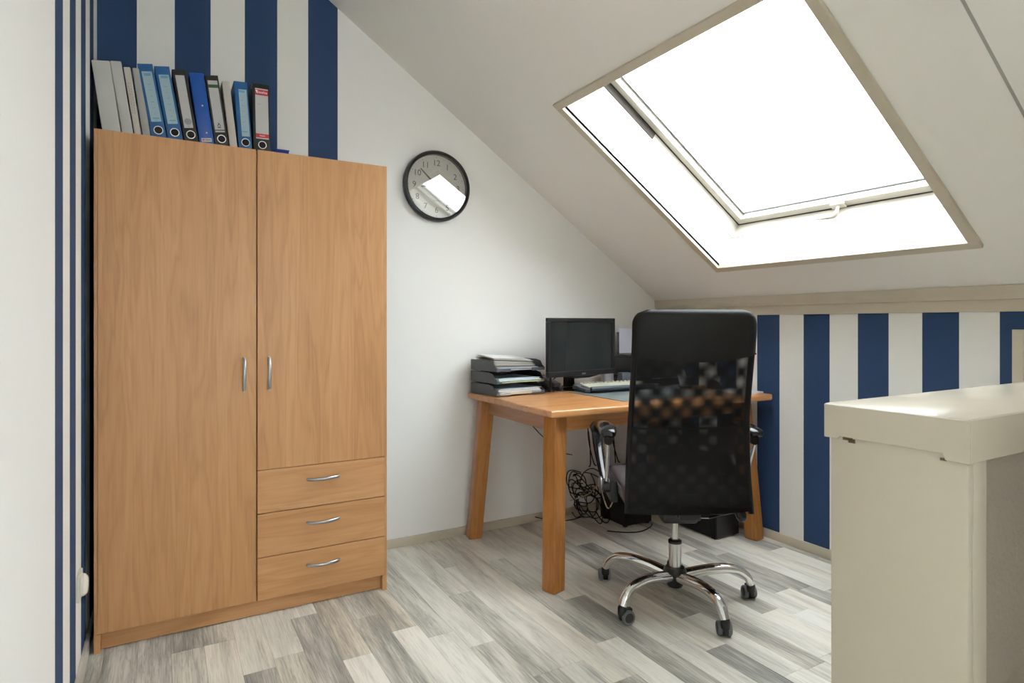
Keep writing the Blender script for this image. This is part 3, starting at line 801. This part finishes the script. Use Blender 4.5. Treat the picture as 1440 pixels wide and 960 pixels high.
# desk mat
bx('desk_mat', (1.905, 2.52, 2.262, 2.72, DZ + .0004, DZ + .0030), M['matp'], label='grey-green desk mat under the keyboard', cat='desk mat', bev=.001)

# keyboard
kb = thing('keyboard', 'dark grey ergonomic keyboard with ivory keys on the desk mat', 'keyboard', (2.185, 2.685, DZ + .0034), R_(-4))
bm = BM()
pl = [(-.235, -.075), (-.215, -.098), (.215, -.098), (.235, -.075), (.238, .05), (.215, .072), (.10, .088), (-.10, .088), (-.215, .072), (-.238, .05)]
A = [bm.verts.new((x, y, .003 + .010 * (y + .1) / .2)) for x, y in pl]; B = [bm.verts.new((x * .985, y * .97, .018 + .020 * (y + .1) / .2)) for x, y in pl]
n = len(pl); bm.faces.new(A[::-1]); bm.faces.new(B)
for i in range(n): bm.faces.new((A[i], A[(i + 1) % n], B[(i + 1) % n], B[i]))
obj('body', bm, M['slate'], kb, bevel=.003)
bm = BM(); box(bm, -.222, .222, -.125, -.0985, .001, .018, bev=.006, seg=3); obj('palm_rest', bm, M['slate'], kb, smooth=True)
bx('key_surround', (-.216, .216, -.088, .062, .0, .003), M['key'], kb).rotation_euler = (R_(5.7), 0, 0)
kb.children[-1].location = (0, 0, .0285)
bm = BM()
for r_ in range(5):
    for c in range(22):
        if c in (15, 18 - 1) and r_ == 0: continue
        x = -.208 + c * .0189; y = -.080 + r_ * .0185
        box(bm, x, x + .0162, y, y + .0158, .0, .0075)
for c in range(14): box(bm, -.19 + c * .027, -.19 + c * .027 + .017, .044 + .012 * 0, .053, .0, .0055)
o = obj('keys', bm, M['key'], kb, kind='stuff', bevel=.001); o.rotation_euler = (R_(5.7), 0, 0); o.location = (0, 0, .0318)
bx('media_panel', (-.09, .06, .064, .082, .0, .003), M['ltgrey'], kb, bev=.001); kb.children[-1].rotation_euler = (R_(5.7), 0, 0); kb.children[-1].location = (0, 0, .0275)
for x in (-.2, .2): bx('foot', (x - .012, x + .012, .055, .068, 0, .013), M['blackp'], kb)

# monitor
mo = thing('monitor', 'black flat computer monitor with dark screen on the oak desk', 'monitor', (1.995, 2.775, DZ + .0004), R_(7))
MW, MZ0, MZ1 = .252, .086, .402
FY = -.055
bm = BM()
bz = .021
for d_ in ((-MW, MW, FY, FY + .020, MZ1 - bz, MZ1), (-MW, MW, FY, FY + .020, MZ0, MZ0 + bz + .008), (-MW, -MW + bz, FY, FY + .020, MZ0 + bz + .008, MZ1 - bz), (MW - bz, MW, FY, FY + .020, MZ0 + bz + .008, MZ1 - bz)): box(bm, *d_)
obj('bezel', bm, M['blackp'], mo, bevel=.003)
bx('screen', (-MW + bz, MW - bz, FY + .006, FY + .009, MZ0 + bz + .008, MZ1 - bz), M['screen'], mo)
bm = BM(); P = [(-MW + .004, FY + .0205, MZ0 + .004), (MW - .004, FY + .0205, MZ0 + .004), (MW - .05, FY + .05, MZ0 + .05), (-MW + .05, FY + .05, MZ0 + .05),
                (-MW + .004, FY + .0205, MZ1 - .004), (MW - .004, FY + .0205, MZ1 - .004), (MW - .05, FY + .05, MZ1 - .05), (-MW + .05, FY + .05, MZ1 - .05)]
hexa(bm, P); obj('rear_shell', bm, M['blackp'], mo)
bm = BM(); prism(bm, [(-.13, MZ0), (-.05, MZ0 - .013), (.05, MZ0 - .013), (.13, MZ0)], lambda u, v, t: (u, t, v), FY + .002, FY + .018); obj('chin', bm, M['blackg'], mo)
bx('stand_neck', (-.036, .036, .052, .070, .016, .20), M['blackp'], mo, bev=.004); bx('stand_arm', (-.036, .036, -.004, .0515, .15, .22), M['blackp'], mo, bev=.004)
bm = BM(); lathe(bm, [(0, 0), (.068, 0), (.068, .006), (.058, .012), (0, .0155)], 40, Matrix.Translation((0, .065, 0)) @ Matrix.Scale(1.6, 4, (1, 0, 0))); obj('stand_base', bm, M['blackg'], mo, smooth=True)
text('brand_text', 'acer', .017, M['ltgrey'], mo, (.006, FY - .0006, MZ0 + .013), RX)

# letter trays: three stacked, each with papers
TR = R_(5); TX, TY = 1.462, 2.715
tm = Matrix.Translation((TX, TY, 0)) @ Matrix.Rotation(TR, 4, 'Z')
TW, TD = .305, .255
poses = ['bottom letter tray of the dark grey stack, resting on the desk', 'middle letter tray of the dark grey stack, green-edged papers inside', 'top letter tray of the dark grey stack, heaped with papers']
for k in range(3):
    z0 = DZ + .0006 + k * .0615
    t = thing('letter_tray', poses[k], 'letter tray', tm @ Vector((0, 0, z0)), TR, 'stacked letter trays on the desk')
    bx('tray_floor', (.003, TW - .003, .012, TD - .003, .005, .0075), M['dkgrey'], t)
    for sx in (0, TW - .0028):
        bm = BM()
        prof = [(0.004, .003), (.004, .020), (.022, .030), (.036, .050), (.075, .0575), (TD, .0575), (TD, .003)]
        prism(bm, prof, lambda u, v, x: (x, u, v), sx, sx + .0026); obj('tray_side', bm, M['dkgrey'], t)
    bx('tray_back', (.003, TW - .003, TD - .0028, TD, .003, .055), M['dkgrey'], t)
    for a, b_ in ((0, .085), (TW - .085, TW)):
        bm = BM(); box(bm, a, b_, 0, .0035, .003, .019, bev=.001); box(bm, a, b_, .0036, .0118, .003, .0055); obj('front_lip', bm, M['slate'], t)
    for sx in (.004, TW - .016): bx('foot', (sx, sx + .012, .20, .24, 0, .0028), M['dkgrey'], t)
def sheet(mkey, lbl, grp, x, y, z, w_, d_, rz, th, bend=.0, tilt=0.0, nm='paper_sheet', cat='paper', fan=0.0):
    bm = BM(); n = 8; rows = []
    for i in range(n + 1):
        v = i / n; zz = bend * (sin(v * pi)) + tilt * v
        rows.append([(0, v * d_, zz), (w_, v * d_, zz + bend * .3), (w_, v * d_, zz + th + bend * .3), (0, v * d_, zz + th)])
    R2 = [[bm.verts.new(p) for p in r] for r in rows]
    for i in range(n):
        for q in range(4): bm.faces.new((R2[i][q], R2[i][(q + 1) % 4], R2[i + 1][(q + 1) % 4], R2[i + 1][q]))
    bm.faces.new(R2[0]); bm.faces.new(R2[-1][::-1])
    o_ = obj(nm, bm, M[mkey], label=lbl, cat=cat, group=grp)
    o_.matrix_world = tm @ Matrix.Translation((x, y, z)) @ Matrix.Rotation(rz, 4, 'Z') @ Matrix.Translation((w_, 0, 0)) @ Matrix.Rotation(fan * .9, 4, 'Y') @ Matrix.Rotation(fan, 4, 'X') @ Matrix.Translation((-w_, 0, 0))
    return o_
CN = {'paper': 'white sheet', 'paperc': 'cream sheet', 'paperb': 'pale blue sheet', 'paperg': 'green folder', 'paperd': 'dark-covered booklet', 'papery': 'yellow folder'}
zt = DZ + .0615 * 2 + .0006 + .0080
seqs = ['paper', 'paperd', 'paper', 'paperb', 'paperd', 'paperc', 'paper', 'paperc', 'paperb', 'paper', 'paperc', 'paperd', 'paper', 'paperc', 'paper']
for i, mk in enumerate(seqs):
    a = rnd.uniform(-.06, .06); f = i / len(seqs)
    sheet(mk, CN[mk] + ' in the untidy heap in the top letter tray', 'papers heaped in the top letter tray', .012 + rnd.uniform(0, .012), .006 + .06 * f + rnd.uniform(0, .008), zt, .268 - .03 * f, .20 - .03 * f, a * .9, .0013, 0, 0, fan=.008 + .070 * f)
    zt += .0034
for lvl, seq in ((1, ['paperc', 'paperg', 'paper', 'paperb', 'paperb']), (0, ['paperc', 'paperc', 'paper', 'paper', 'paper', 'paperb'])):
    z = DZ + .0615 * lvl + .0006 + .0080
    for i, mk in enumerate(seq):
        sheet(mk, CN[mk] + ' in the %s letter tray, its edge showing at the front' % ('middle' if lvl else 'bottom'), 'sheets in the %s letter tray' % ('middle' if lvl else 'bottom'),
              .012 + rnd.uniform(0, .02), -.006 + .002 * i + rnd.uniform(0, .004), z, .262, .225, rnd.uniform(-.02, .02), .0030)
        z += .0042 + (0.001 if lvl == 0 else 0)
# phone cradle between the trays and the monitor
ph = thing('desk_phone', 'small black cordless phone in its cradle beside the letter trays', 'telephone', (1.865, 2.865, DZ + .0005), R_(10))
bm = BM(); P = [(-.045, -.06, 0), (.045, -.06, 0), (.045, .05, 0), (-.045, .05, 0), (-.04, -.055, .018), (.04, -.055, .018), (.04, .045, .045), (-.04, .045, .045)]
hexa(bm, P); obj('cradle', bm, M['blackp'], ph, bevel=.004)
bm = BM(); box(bm, -.024, .024, -.075, .075, 0, .022, bev=.006, seg=3); o = obj('handset', bm, M['slate'], ph, smooth=True); o.location = (0, -.006, .043); o.rotation_euler = (R_(16), 0, 0)
bx('handset_display', (-.016, .016, .01, .045, .0222, .0235), M['ltgrey'], o)
# little stand with flared foot
st = thing('device_stand', 'small black desk stand with flared foot left of the monitor', 'stand', (1.838, 2.795, DZ + .0005))
bm = BM(); lathe(bm, [(0, 0), (.020, 0), (.017, .006), (.006, .018), (.005, .085), (0, .086)], 20); obj('stem', bm, M['blackp'], st, smooth=True)
bm = BM(); box(bm, -.020, .020, -.008, .008, .087, .112, bev=.004, seg=3); obj('head', bm, M['blackp'], st, smooth=True)

# printer on the rear right of the desk
pr = thing('printer', 'black inkjet printer at the back of the desk behind the chair', 'printer', (2.560, 2.840, DZ + .0005), R_(0))
bm = BM(); box(bm, -.155, .20, -.13, .13, .060, .172, bev=.008, seg=3); obj('printer_body', bm, M['blackp'], pr, smooth=True)
bx('printer_base', (-.150, .195, -.125, .12, .0, .0595), M['blackm'], pr, bev=.004)
bm = BM(); box(bm, -.152, .197, -.127, .10, .1725, .184, bev=.004, seg=2); obj('scanner_lid', bm, M['dkgrey'], pr, smooth=True)
o = bx('paper_support', (-.12, .16, .0, .004, .0, .135), M['slate'], pr); o.location = (0, .106, .185); o.rotation_euler = (R_(-6), 0, 0)
o = bx('output_tray', (-.11, .15, -.11, -.002, .0, .006), M['slate'], pr); o.location = (0, -.128, .045); o.rotation_euler = (R_(-8), 0, 0)
o = bx('paper_sheet', (2.430, 2.705, 2.930, 2.9325, DZ + .190, DZ + .345), M['lilac'], label='lilac-white sheet standing upright in the printer feed', cat='paper')
# grey speaker, pale cup behind the monitor
sp = thing('desk_speaker', 'small slate grey speaker right of the monitor in front of the printer', 'speaker', (2.345, 2.775, DZ + .0005), R_(-8))
bm = BM(); P = [(-.038, -.035, 0), (.038, -.035, 0), (.038, .035, 0), (-.038, .035, 0), (-.032, -.02, .086), (.032, -.02, .086), (.032, .03, .086), (-.032, .03, .086)]
hexa(bm, P); obj('cabinet', bm, M['slate'], sp, bevel=.004)
cu = thing('pencil_cup', 'pale grey pencil cup behind the monitor stand', 'cup', (2.335, 2.93, DZ + .0005))
bm = BM(); lathe(bm, [(0, 0), (.036, 0), (.040, .095), (.037, .095), (.033, .003), (0, .003)], 28); obj('cup_body', bm, M['ltgrey'], cu, smooth=True)
# mouse, calculator-like device, stapler seen through the chair's mesh
ms = thing('computer_mouse', 'silver computer mouse on the desk, seen through the chair mesh', 'mouse', (2.395, 2.44, DZ + .0034), R_(20))
bm = BM(); bmesh.ops.create_uvsphere(bm, u_segments=20, v_segments=12, radius=1)
for v in bm.verts: v.co = Vector((v.co.x * .030, v.co.y * .052, max(v.co.z, 0) * .036))
bmesh.ops.remove_doubles(bm, verts=bm.verts, dist=.0002)
obj('mouse_body', bm, M['ltgrey'], ms, smooth=True, angle=60)
bm = BM(); box(bm, -.003, .003, .012, .034, .028, .034, bev=.001); obj('scroll_wheel', bm, M['blackp'], ms)
tp = thing('document_scanner', 'silver slanted device on the desk behind the chair back', 'scanner', (2.585, 2.56, DZ + .0005), R_(-35))
bx('device_foot', (-.05, .05, -.03, .05, 0, .018), M['blackp'], tp, bev=.004)
bm = BM(); box(bm, -.022, .022, -.075, .075, 0, .022, bev=.005, seg=3); o = obj('device_top', bm, M['ltgrey'], tp, smooth=True); o.location = (0, .0, .052); o.rotation_euler = (R_(28), 0, 0)
nb = thing('notepad', 'white notepad at the right end of the desk', 'notepad', (2.71, 2.27, DZ + .0005), R_(4))
bx('pages', (-.075, .075, -.10, .10, 0, .006), M['paper'], nb); bx('pad_cover', (-.075, .075, -.10, .10, .0062, .008), M['lilac'], nb)
tdp = thing('tape_dispenser', 'small black tape dispenser beside the notepad', 'tape dispenser', (2.715, 2.43, DZ + .0005), R_(12))
bm = BM(); prism(bm, [(-.05, 0), (.05, 0), (.05, .012), (.02, .045), (-.01, .05), (-.045, .02)], lambda u, v, t: (t, u, v), -.014, .014); obj('dispenser_body', bm, M['blackp'], tdp, bevel=.003)
bm = BM(); lathe(bm, [(.010, -.008), (.022, -.008), (.022, .008), (.010, .008)], 20, Matrix.Translation((0, 0, .058)) @ Matrix.Rotation(pi / 2, 4, 'Y'), close=True); obj('tape_roll', bm, M['ltgrey'], tdp)

# ------------------------------------------------------------------ under the desk
pc = thing('computer_tower', 'black computer tower standing under the right end of the desk', 'computer', (2.6295, 2.47, 0))
bm = BM(); box(bm, -.0885, .0885, -.190, .225, .008, .415, bev=.003); obj('case', bm, M['blackm'], pc, smooth=True)
bx('front_panel', (-.086, .086, -.199, -.1905, .010, .413), M['blackp'], pc, bev=.003)
for x in (-.07, .07):
    for y in (-.17, .19): bx('foot', (x - .012, x + .012, y - .012, y + .012, .0003, .0078), M['blackm'], pc)
for z in (.34, .29): bx('drive_bay', (-.070, .070, -.2025, -.1993, z, z + .040), M['blackg'], pc, bev=.002)
sw = thing('subwoofer', 'black box-shaped subwoofer on the floor at the back under the desk', 'speaker', (2.345, 2.76, 0))
bm = BM(); box(bm, -.10, .10, -.10, .12, .010, .30, bev=.004); obj('cabinet', bm, M['blackm'], sw, smooth=True)
bm = BM(); lathe(bm, [(.03, 0), (.07, 0), (.075, .004), (.07, .008), (.03, .004)], 28, Matrix.Translation((0, -.101, .16)) @ RXM, close=True); obj('driver_ring', bm, M['blackp'], sw, smooth=True)
for x in (-.08, .08):
    for y in (-.08, .1): bx('foot', (x - .01, x + .01, y - .01, y + .01, .0003, .0098), M['blackp'], sw)

# cables
bm = BM(); rr = random.Random(11)
for q in range(13):
    cx, cyy, cz = 2.085 + rr.uniform(-.04, .06), 2.83 + rr.uniform(-.05, .05), rr.uniform(.08, .24)
    tl, az, r0 = rr.uniform(.6, 1.5), rr.uniform(0, 3.1), rr.uniform(.04, .095)
    Rm = Matrix.Rotation(az, 3, 'Z') @ Matrix.Rotation(tl, 3, 'X'); P = []; n = 9 + q % 4 * 2; ph = rr.uniform(0, 6)
    for i in range(n + 1):
        a_ = ph + i * .62; v_ = Rm @ Vector((cos(a_) * r0 * (1 + .02 * i), sin(a_) * r0, .004 * i - .02))
        P.append((cx + v_.x, min(cyy + v_.y, 2.98), max(.006, cz + v_.z + .01 * sin(i * 1.7 + q))))
    tube(bm, smooth_path(P, 4), .0030, 5)
obj('cable_tangle', bm, M['blackm'], label='tangle of black cables on the floor behind the left chair arm', cat='cables', kind='stuff', smooth=True)
def cable(pts, r, m, lbl, grp=None):
    bm = BM(); tube(bm, smooth_path(pts, 8), r, 6); obj('cable', bm, M[m], smooth=True, label=lbl, cat='cable', group=grp)
cable([(1.70, 2.99, .66), (1.80, 2.99, .60), (1.90, 2.98, .50), (2.02, 2.97, .40), (2.08, 2.93, .38)], .0028, 'blackm', 'black cable crossing the white wall under the desk')
hl = 'black cable hanging down behind the desk above the subwoofer'
for (x, y, dx) in ((2.17, 2.95, .03), (2.24, 2.96, -.04), (2.29, 2.95, .05), (2.37, 2.96, .02), (2.42, 2.95, -.05)):
    cable([(x, y, .765), (x + dx * .3, y, .62), (x + dx, y - .02, .48), (x + dx * .6, y - .05, .33), (x + dx * .2, 2.90, .305)], .0035, 'blackm', hl, 'black cables hanging behind the desk')
cable([(1.86, 2.99, .035), (1.95, 2.96, .010), (2.05, 2.92, .006), (2.14, 2.90, .02)], .003, 'blackm', 'black cable running along the floor to the tangle')
cable([(2.12, 2.66, .008), (2.2, 2.60, .0045), (2.28, 2.57, .0045), (2.38, 2.60, .0045), (2.42, 2.63, .008)], .003, 'blackm', 'black cable lying on the floor in front of the subwoofer')
cable([(1.97, 2.80, .16), (2.05, 2.74, .20), (2.10, 2.70, .26), (2.12, 2.70, .20), (2.15, 2.69, .12), (2.19, 2.69, .17), (2.20, 2.70, .27)], .0035, 'beige', 'beige cable looping down in front of the black tangle')
for i, x in enumerate((1.935, 2.055)):
    cable([(x, 2.86, .86), (x - .01, 2.90, .83), (x - .02, 2.94, .79), (x - .02, 2.97, .7805)], .003, 'blackm', ('left' if i == 0 else 'right') + ' cable drooping behind the monitor')

# ------------------------------------------------------------------ office chair
CH = thing('office_chair', 'black high-back mesh office chair with chrome five-star base', 'chair', (1.845, 1.868, 0), -YAW)
ZB = [.40, .433, .55, .65, .78, .90, 1.03, 1.12, 1.20]
OF = [-.222, -.220, -.207, -.203, -.212, -.238, -.272, -.285, -.290]
HW = [.249, .247, .242, .238, .233, .231, .229, .229, .229]
def itp(z, Y):
    for i in range(len(ZB) - 1):
        if z <= ZB[i + 1] or i == len(ZB) - 2:
            t = (z - ZB[i]) / (ZB[i + 1] - ZB[i]); t = max(0, min(1, t)); return Y[i] * (1 - t) + Y[i + 1] * t
def bsurf(u, z, off=0.0, ws=1.0):
    w_ = itp(z, HW) * ws
    return Vector((u * w_, itp(z, OF) + off + 0.022 * (u * u - .35), z))
def sheet_back(nm, z0f, z1f, off, m, ws=.97, nu=24, nz=24, thick=0.0):
    bm = BM(); G = []
    for j in range(nz + 1):
        row = []
        for i in range(nu + 1):
            u = -1 + 2 * i / nu; z = z0f(u) + (z1f(u) - z0f(u)) * j / nz
            row.append(bm.verts.new(bsurf(u, z, off, ws)))
        G.append(row)
    for j in range(nz):
        for i in range(nu): bm.faces.new((G[j][i], G[j][i + 1], G[j + 1][i + 1], G[j + 1][i]))
    if thick: bmesh.ops.solidify(bm, geom=bm.faces[:], thickness=thick)
    return obj(nm, bm, m, CH, smooth=True)
hem = lambda u: .431 + .005 * u - .003 * (1 - u * u)
seam = lambda u: 1.035 - .026 * (1 - u * u) + .002 * u
mid = lambda u: .752 + .003 * u
sheet_back('mesh_panel', mid, seam, -.006, M['meshA'])
sheet_back('mesh_panel', mid, seam, .012, M['meshB'])
sheet_back('mesh_panel', hem, mid, -.006, M['meshC'])
sheet_back('mesh_lining', hem, mid, .010, M['meshB'])
sheet_back('hem_band', hem, lambda u: hem(u) + .022, -.009, M['leather'], thick=.004)
sheet_back('lumbar_band', lambda u: mid(u) - .004, lambda u: mid(u) + .004, -.008, M['leather'], thick=.002)
for s_ in (-1, 1):
    bm = BM(); P = []; n = 26
    for j in range(n + 1):
        z = .424 + .63 * j / n; c = bsurf(s_ * 1.0, z, .002); c.x -= s_ * .011; P.append(c)
    tube(bm, P, .0125, 10, flat=(1.0, 0.9)); obj('back_frame', bm, M['leather'], CH, smooth=True, label='black padded side frame')
# headrest section: padded shell with rounded upper corners
bm = BM(); nu, nz = 28, 14; F, K = [], []
for j in range(nz + 1):
    rf, rk = [], []
    for i in range(nu + 1):
        a = -1 + 2 * i / nu
        t = j / nz
        zz = seam(a) - .004 + (1.200 - seam(a) + .004) * t
        # rounded corners
        lim = 1.0; dz = 1.200 - zz
        if dz < .055: lim = 1 - (.055 - sqrt(max(0, .055 ** 2 - (.055 - dz) ** 2))) / .229 * .95
        edge = 1 - min(1, (1 - abs(a)) / .10)
        th = .019 * (1 - edge ** 2) ** .5 if edge < 1 else 0.0
        tt = 1 - min(1, dz / .03); th *= (max(0, 1 - tt ** 2)) ** .5
        p = bsurf(a * lim * 1.01, min(zz, 1.199), 0)
        p.z = zz
        rf.append(bm.verts.new(p + Vector((0, th * 1.3 + .001, 0)))); rk.append(bm.verts.new(p + Vector((0, -th * .8 - .001, 0))))
    F.append(rf); K.append(rk)
for j in range(nz):
    for i in range(nu):
        bm.faces.new((F[j][i], F[j][i + 1], F[j + 1][i + 1], F[j + 1][i])); bm.faces.new((K[j][i], K[j + 1][i], K[j + 1][i + 1], K[j][i + 1]))
for i in range(nu): bm.faces.new((F[0][i], K[0][i], K[0][i + 1], F[0][i + 1])); bm.faces.new((F[nz][i], F[nz][i + 1], K[nz][i + 1], K[nz][i]))
for j in range(nz): bm.faces.new((F[j][0], F[j + 1][0], K[j + 1][0], K[j][0])); bm.faces.new((F[j][nu], K[j][nu], K[j + 1][nu], F[j + 1][nu]))
obj('headrest', bm, M['leather'], CH, smooth=True, angle=70)
bm = BM(); tube(bm, [bsurf(-1.0 + 2.0 * i / 24, seam(-1 + 2 * i / 24), -.012) for i in range(25)], .0028, 6); obj('piping', bm, M['leather'], CH, smooth=True)
# seat
bm = BM(); box(bm, -.245, .245, -.195, .275, .425, .505, bev=.032, seg=5)
for v in bm.verts:
    fy_ = (v.co.y + .195) / .47
    v.co.z += .012 * abs(v.co.x / .245) ** 2 - .018 * max(0, fy_ - .75) * 4 * .6
    if fy_ > .6: v.co.x *= 1 - .10 * (fy_ - .6)
obj('seat', bm, M['seatl'], CH, smooth=True, label='worn dark grey-brown seat cushion', angle=60)
bm = BM(); tube(bm, smooth_path([(-.238, -.17, .492), (-.244, 0, .492), (-.240, .15, .490), (-.225, .24, .478), (0, .262, .470), (.225, .24, .478), (.240, .15, .490), (.244, 0, .492), (.238, -.17, .492)], 6), .004, 6); obj('seat_piping', bm, M['seatl'], CH, smooth=True)
bm = BM(); box(bm, -.16, .16, -.13, .17, .395, .424, bev=.006); box(bm, -.07, .07, -.09, .11, .345, .3945, bev=.01); obj('tilt_mechanism', bm, M['blackp'], CH, smooth=True)
bm = BM(); box(bm, -.045, .045, -.205, -.10, .405, .424, bev=.004); box(bm, -.04, .04, -.222, -.2055, .40, .50, bev=.005); obj('back_bracket', bm, M['blackp'], CH, smooth=True)
bm = BM(); tube(bm, [(.03, -.03, .352), (.13, -.03, .352)], .0035, 8); obj('lever_rod', bm, M['chrome'], CH, smooth=True, label='thin chrome lever rod')
bm = BM(); tube(bm, [(.1305, -.03, .352), (.20, -.02, .365), (.238, -.015, .375)], [.006, .006, .010], 8); tube(bm, smooth_path([(.240, -.015, .405), (.256, -.018, .385), (.268, -.02, .357), (.272, -.02, .335)], 4), [.014, .017, .019, .020, .021, .022, .022, .022, .022, .021, .019, .016, .012], 14)
obj('lever_knob', bm, M['blackg'], CH, smooth=True, label='glossy black lever knob')
# arms
for s_, nm in ((-1, 'left'), (1, 'right')):
    bm = BM(); xc = s_ * .292
    A_ = [(xc + s_ * .004, -.115, .700), (xc + s_ * .002, -.10, .7155), (xc, -.04, .724), (xc, .06, .724), (xc, .15, .716), (xc, .205, .690), (xc, .215, .65), (xc, .185, .595), (xc + s_ * -.004, .12, .53), (xc + s_ * -.008, .06, .485)]
    P = smooth_path(A_, 5); n = len(P)
    rad = []
    for i in range(n):
        f = i / (n - 1)
        rad.append(.020 + .010 * sin(min(f / .45, 1) * pi) if f < .45 else .022 + .006 * sin((f - .45) / .2 * pi) * (f < .65) - .010 * max(0, f - .6) / .4)
    tube(bm, P, rad, 12, flat=(1.25, .55)); arm = obj('armrest', bm, M['blackg'], CH, smooth=True, label='glossy black curved armrest')
    bm = BM(); box(bm, xc - .014, xc + .014, -.110, -.080, .668, .700, bev=.004); obj('arm_socket', bm, M['blackm'], arm, smooth=True)
    bm = BM(); tube(bm, [(xc, -.095, .668), (xc - s_ * .003, -.055, .59), (xc - s_ * .006, -.02, .503)], .0085, 12); obj('arm_rod', bm, M['steel'], arm, smooth=True)
    bm = BM(); tube(bm, [(xc - s_ * .030, -.002, .478), (xc + s_ * .008, -.002, .478)], .028, 20); box(bm, xc - s_ * .03 - .012, xc - s_ * .03 + .016, -.05, .09, .42, .506, bev=.004); obj('arm_bracket', bm, M['blackp'], arm, smooth=True)
    Mx = Matrix.Translation((xc + s_ * .0085, .03, .478)) @ Matrix.Rotation(s_ * pi / 2, 4, 'Y')
    bm = BM(); lathe(bm, [(0, 0), (.030, 0), (.030, .006), (.022, .011), (0, .012)], 24, Mx); obj('arm_disc', bm, M['alu'], arm, smooth=True, label='satin metal disc cover')
# gas lift
bm = BM(); lathe(bm, [(0, .246), (.0135, .246), (.0135, .344), (0, .344)], 24); obj('gas_piston', bm, M['steel'], CH, smooth=True)
bm = BM(); lathe(bm, [(0, .118), (.0245, .118), (.0255, .240), (0, .240)], 28); obj('gas_sleeve', bm, M['steel'], CH, smooth=True)
bm = BM(); lathe(bm, [(.014, .240), (.0275, .2403), (.0275, .250), (.019, .256), (.014, .256)], 24, close=True); obj('sleeve_collar', bm, M['blackp'], CH, smooth=True)
bm = BM(); lathe(bm, [(0, .062), (.030, .062), (.036, .075), (.047, .095), (.048, .125), (.038, .141), (.0265, .143)], 28); obj('hub', bm, M['blackp'], CH, smooth=True)
bm = BM(); lathe(bm, [(0, .046), (.012, .048), (.014, .0615), (0, .0617)], 16); obj('hub_pin', bm, M['steel'], CH, smooth=True)
# star base and casters (world angles, converted to the chair's own frame)
angs = [115.5, 187.5, 259.5, 331.5, 43.5]; casrot = [4, -72, -3, 5, 30]
legproto = casproto = None
for i, a in enumerate(angs):
    la = R_(a) + YAW; dirv = Vector((cos(la), sin(la), 0))
    if legproto is None:
        P = smooth_path([(.040, 0, .108), (.12, 0, .125), (.20, 0, .132), (.262, 0, .124), (.300, 0, .098), (.318, 0, .066)], 6)
        n = len(P); bm = BM(); tube(bm, P, [.0235 - .0060 * k / (n - 1) for k in range(n)], 16, flat=(1.05, .95)); legproto = obj('base_leg', bm, M['chrome'], CH, smooth=True); lg = legproto
    else:
        lg = legproto.copy(); COL.objects.link(lg)
    lg.parent = CH; lg.rotation_euler = (0, 0, la)
    if casproto is None:
        c = thing('caster', None, None)
        c.parent = CH
        bm = BM(); lathe(bm, [(0, .067), (.015, .067), (.0175, .060), (.0175, .036), (0, .034)], 18)
        for v in bm.verts: v.co.y *= 1.0
        box(bm, -.0105, .0105, -.012, .040, .012, .056, bev=.005, seg=3)
        tube(bm, [(-.021, .018, .030), (.021, .018, .030)], .004, 8)
        hd = obj('caster_hood', bm, M['blackp'], c, smooth=True)
        for s_ in (-1, 1):
            Mx = Matrix.Translation((s_ * .0115, .018, .0262)) @ Matrix.Rotation(s_ * pi / 2, 4, 'Y')
            bm = BM(); lathe(bm, [(.019, 0), (.026, 0), (.026, .010), (.0235, .0135), (.019, .0135)], 28, Mx, close=True)
            wh = obj('wheel', bm, M['greyrim'], c, smooth=True)
            bm = BM(); lathe(bm, [(0, .0005), (.0188, .0005), (.0188, .012), (.012, .0135), (0, .0138)], 24, Mx)
            hb = obj('wheel_cap', bm, M['blackp'], c, smooth=True)
        casproto = c; cc = c
    else:
        cc = casproto.copy(); COL.objects.link(cc); cc.parent = CH
        for ch in list(casproto.children):
            d = ch.copy(); COL.objects.link(d); d.parent = cc
    cc.location = dirv * .318; cc.rotation_euler = (0, 0, R_(casrot[i]))
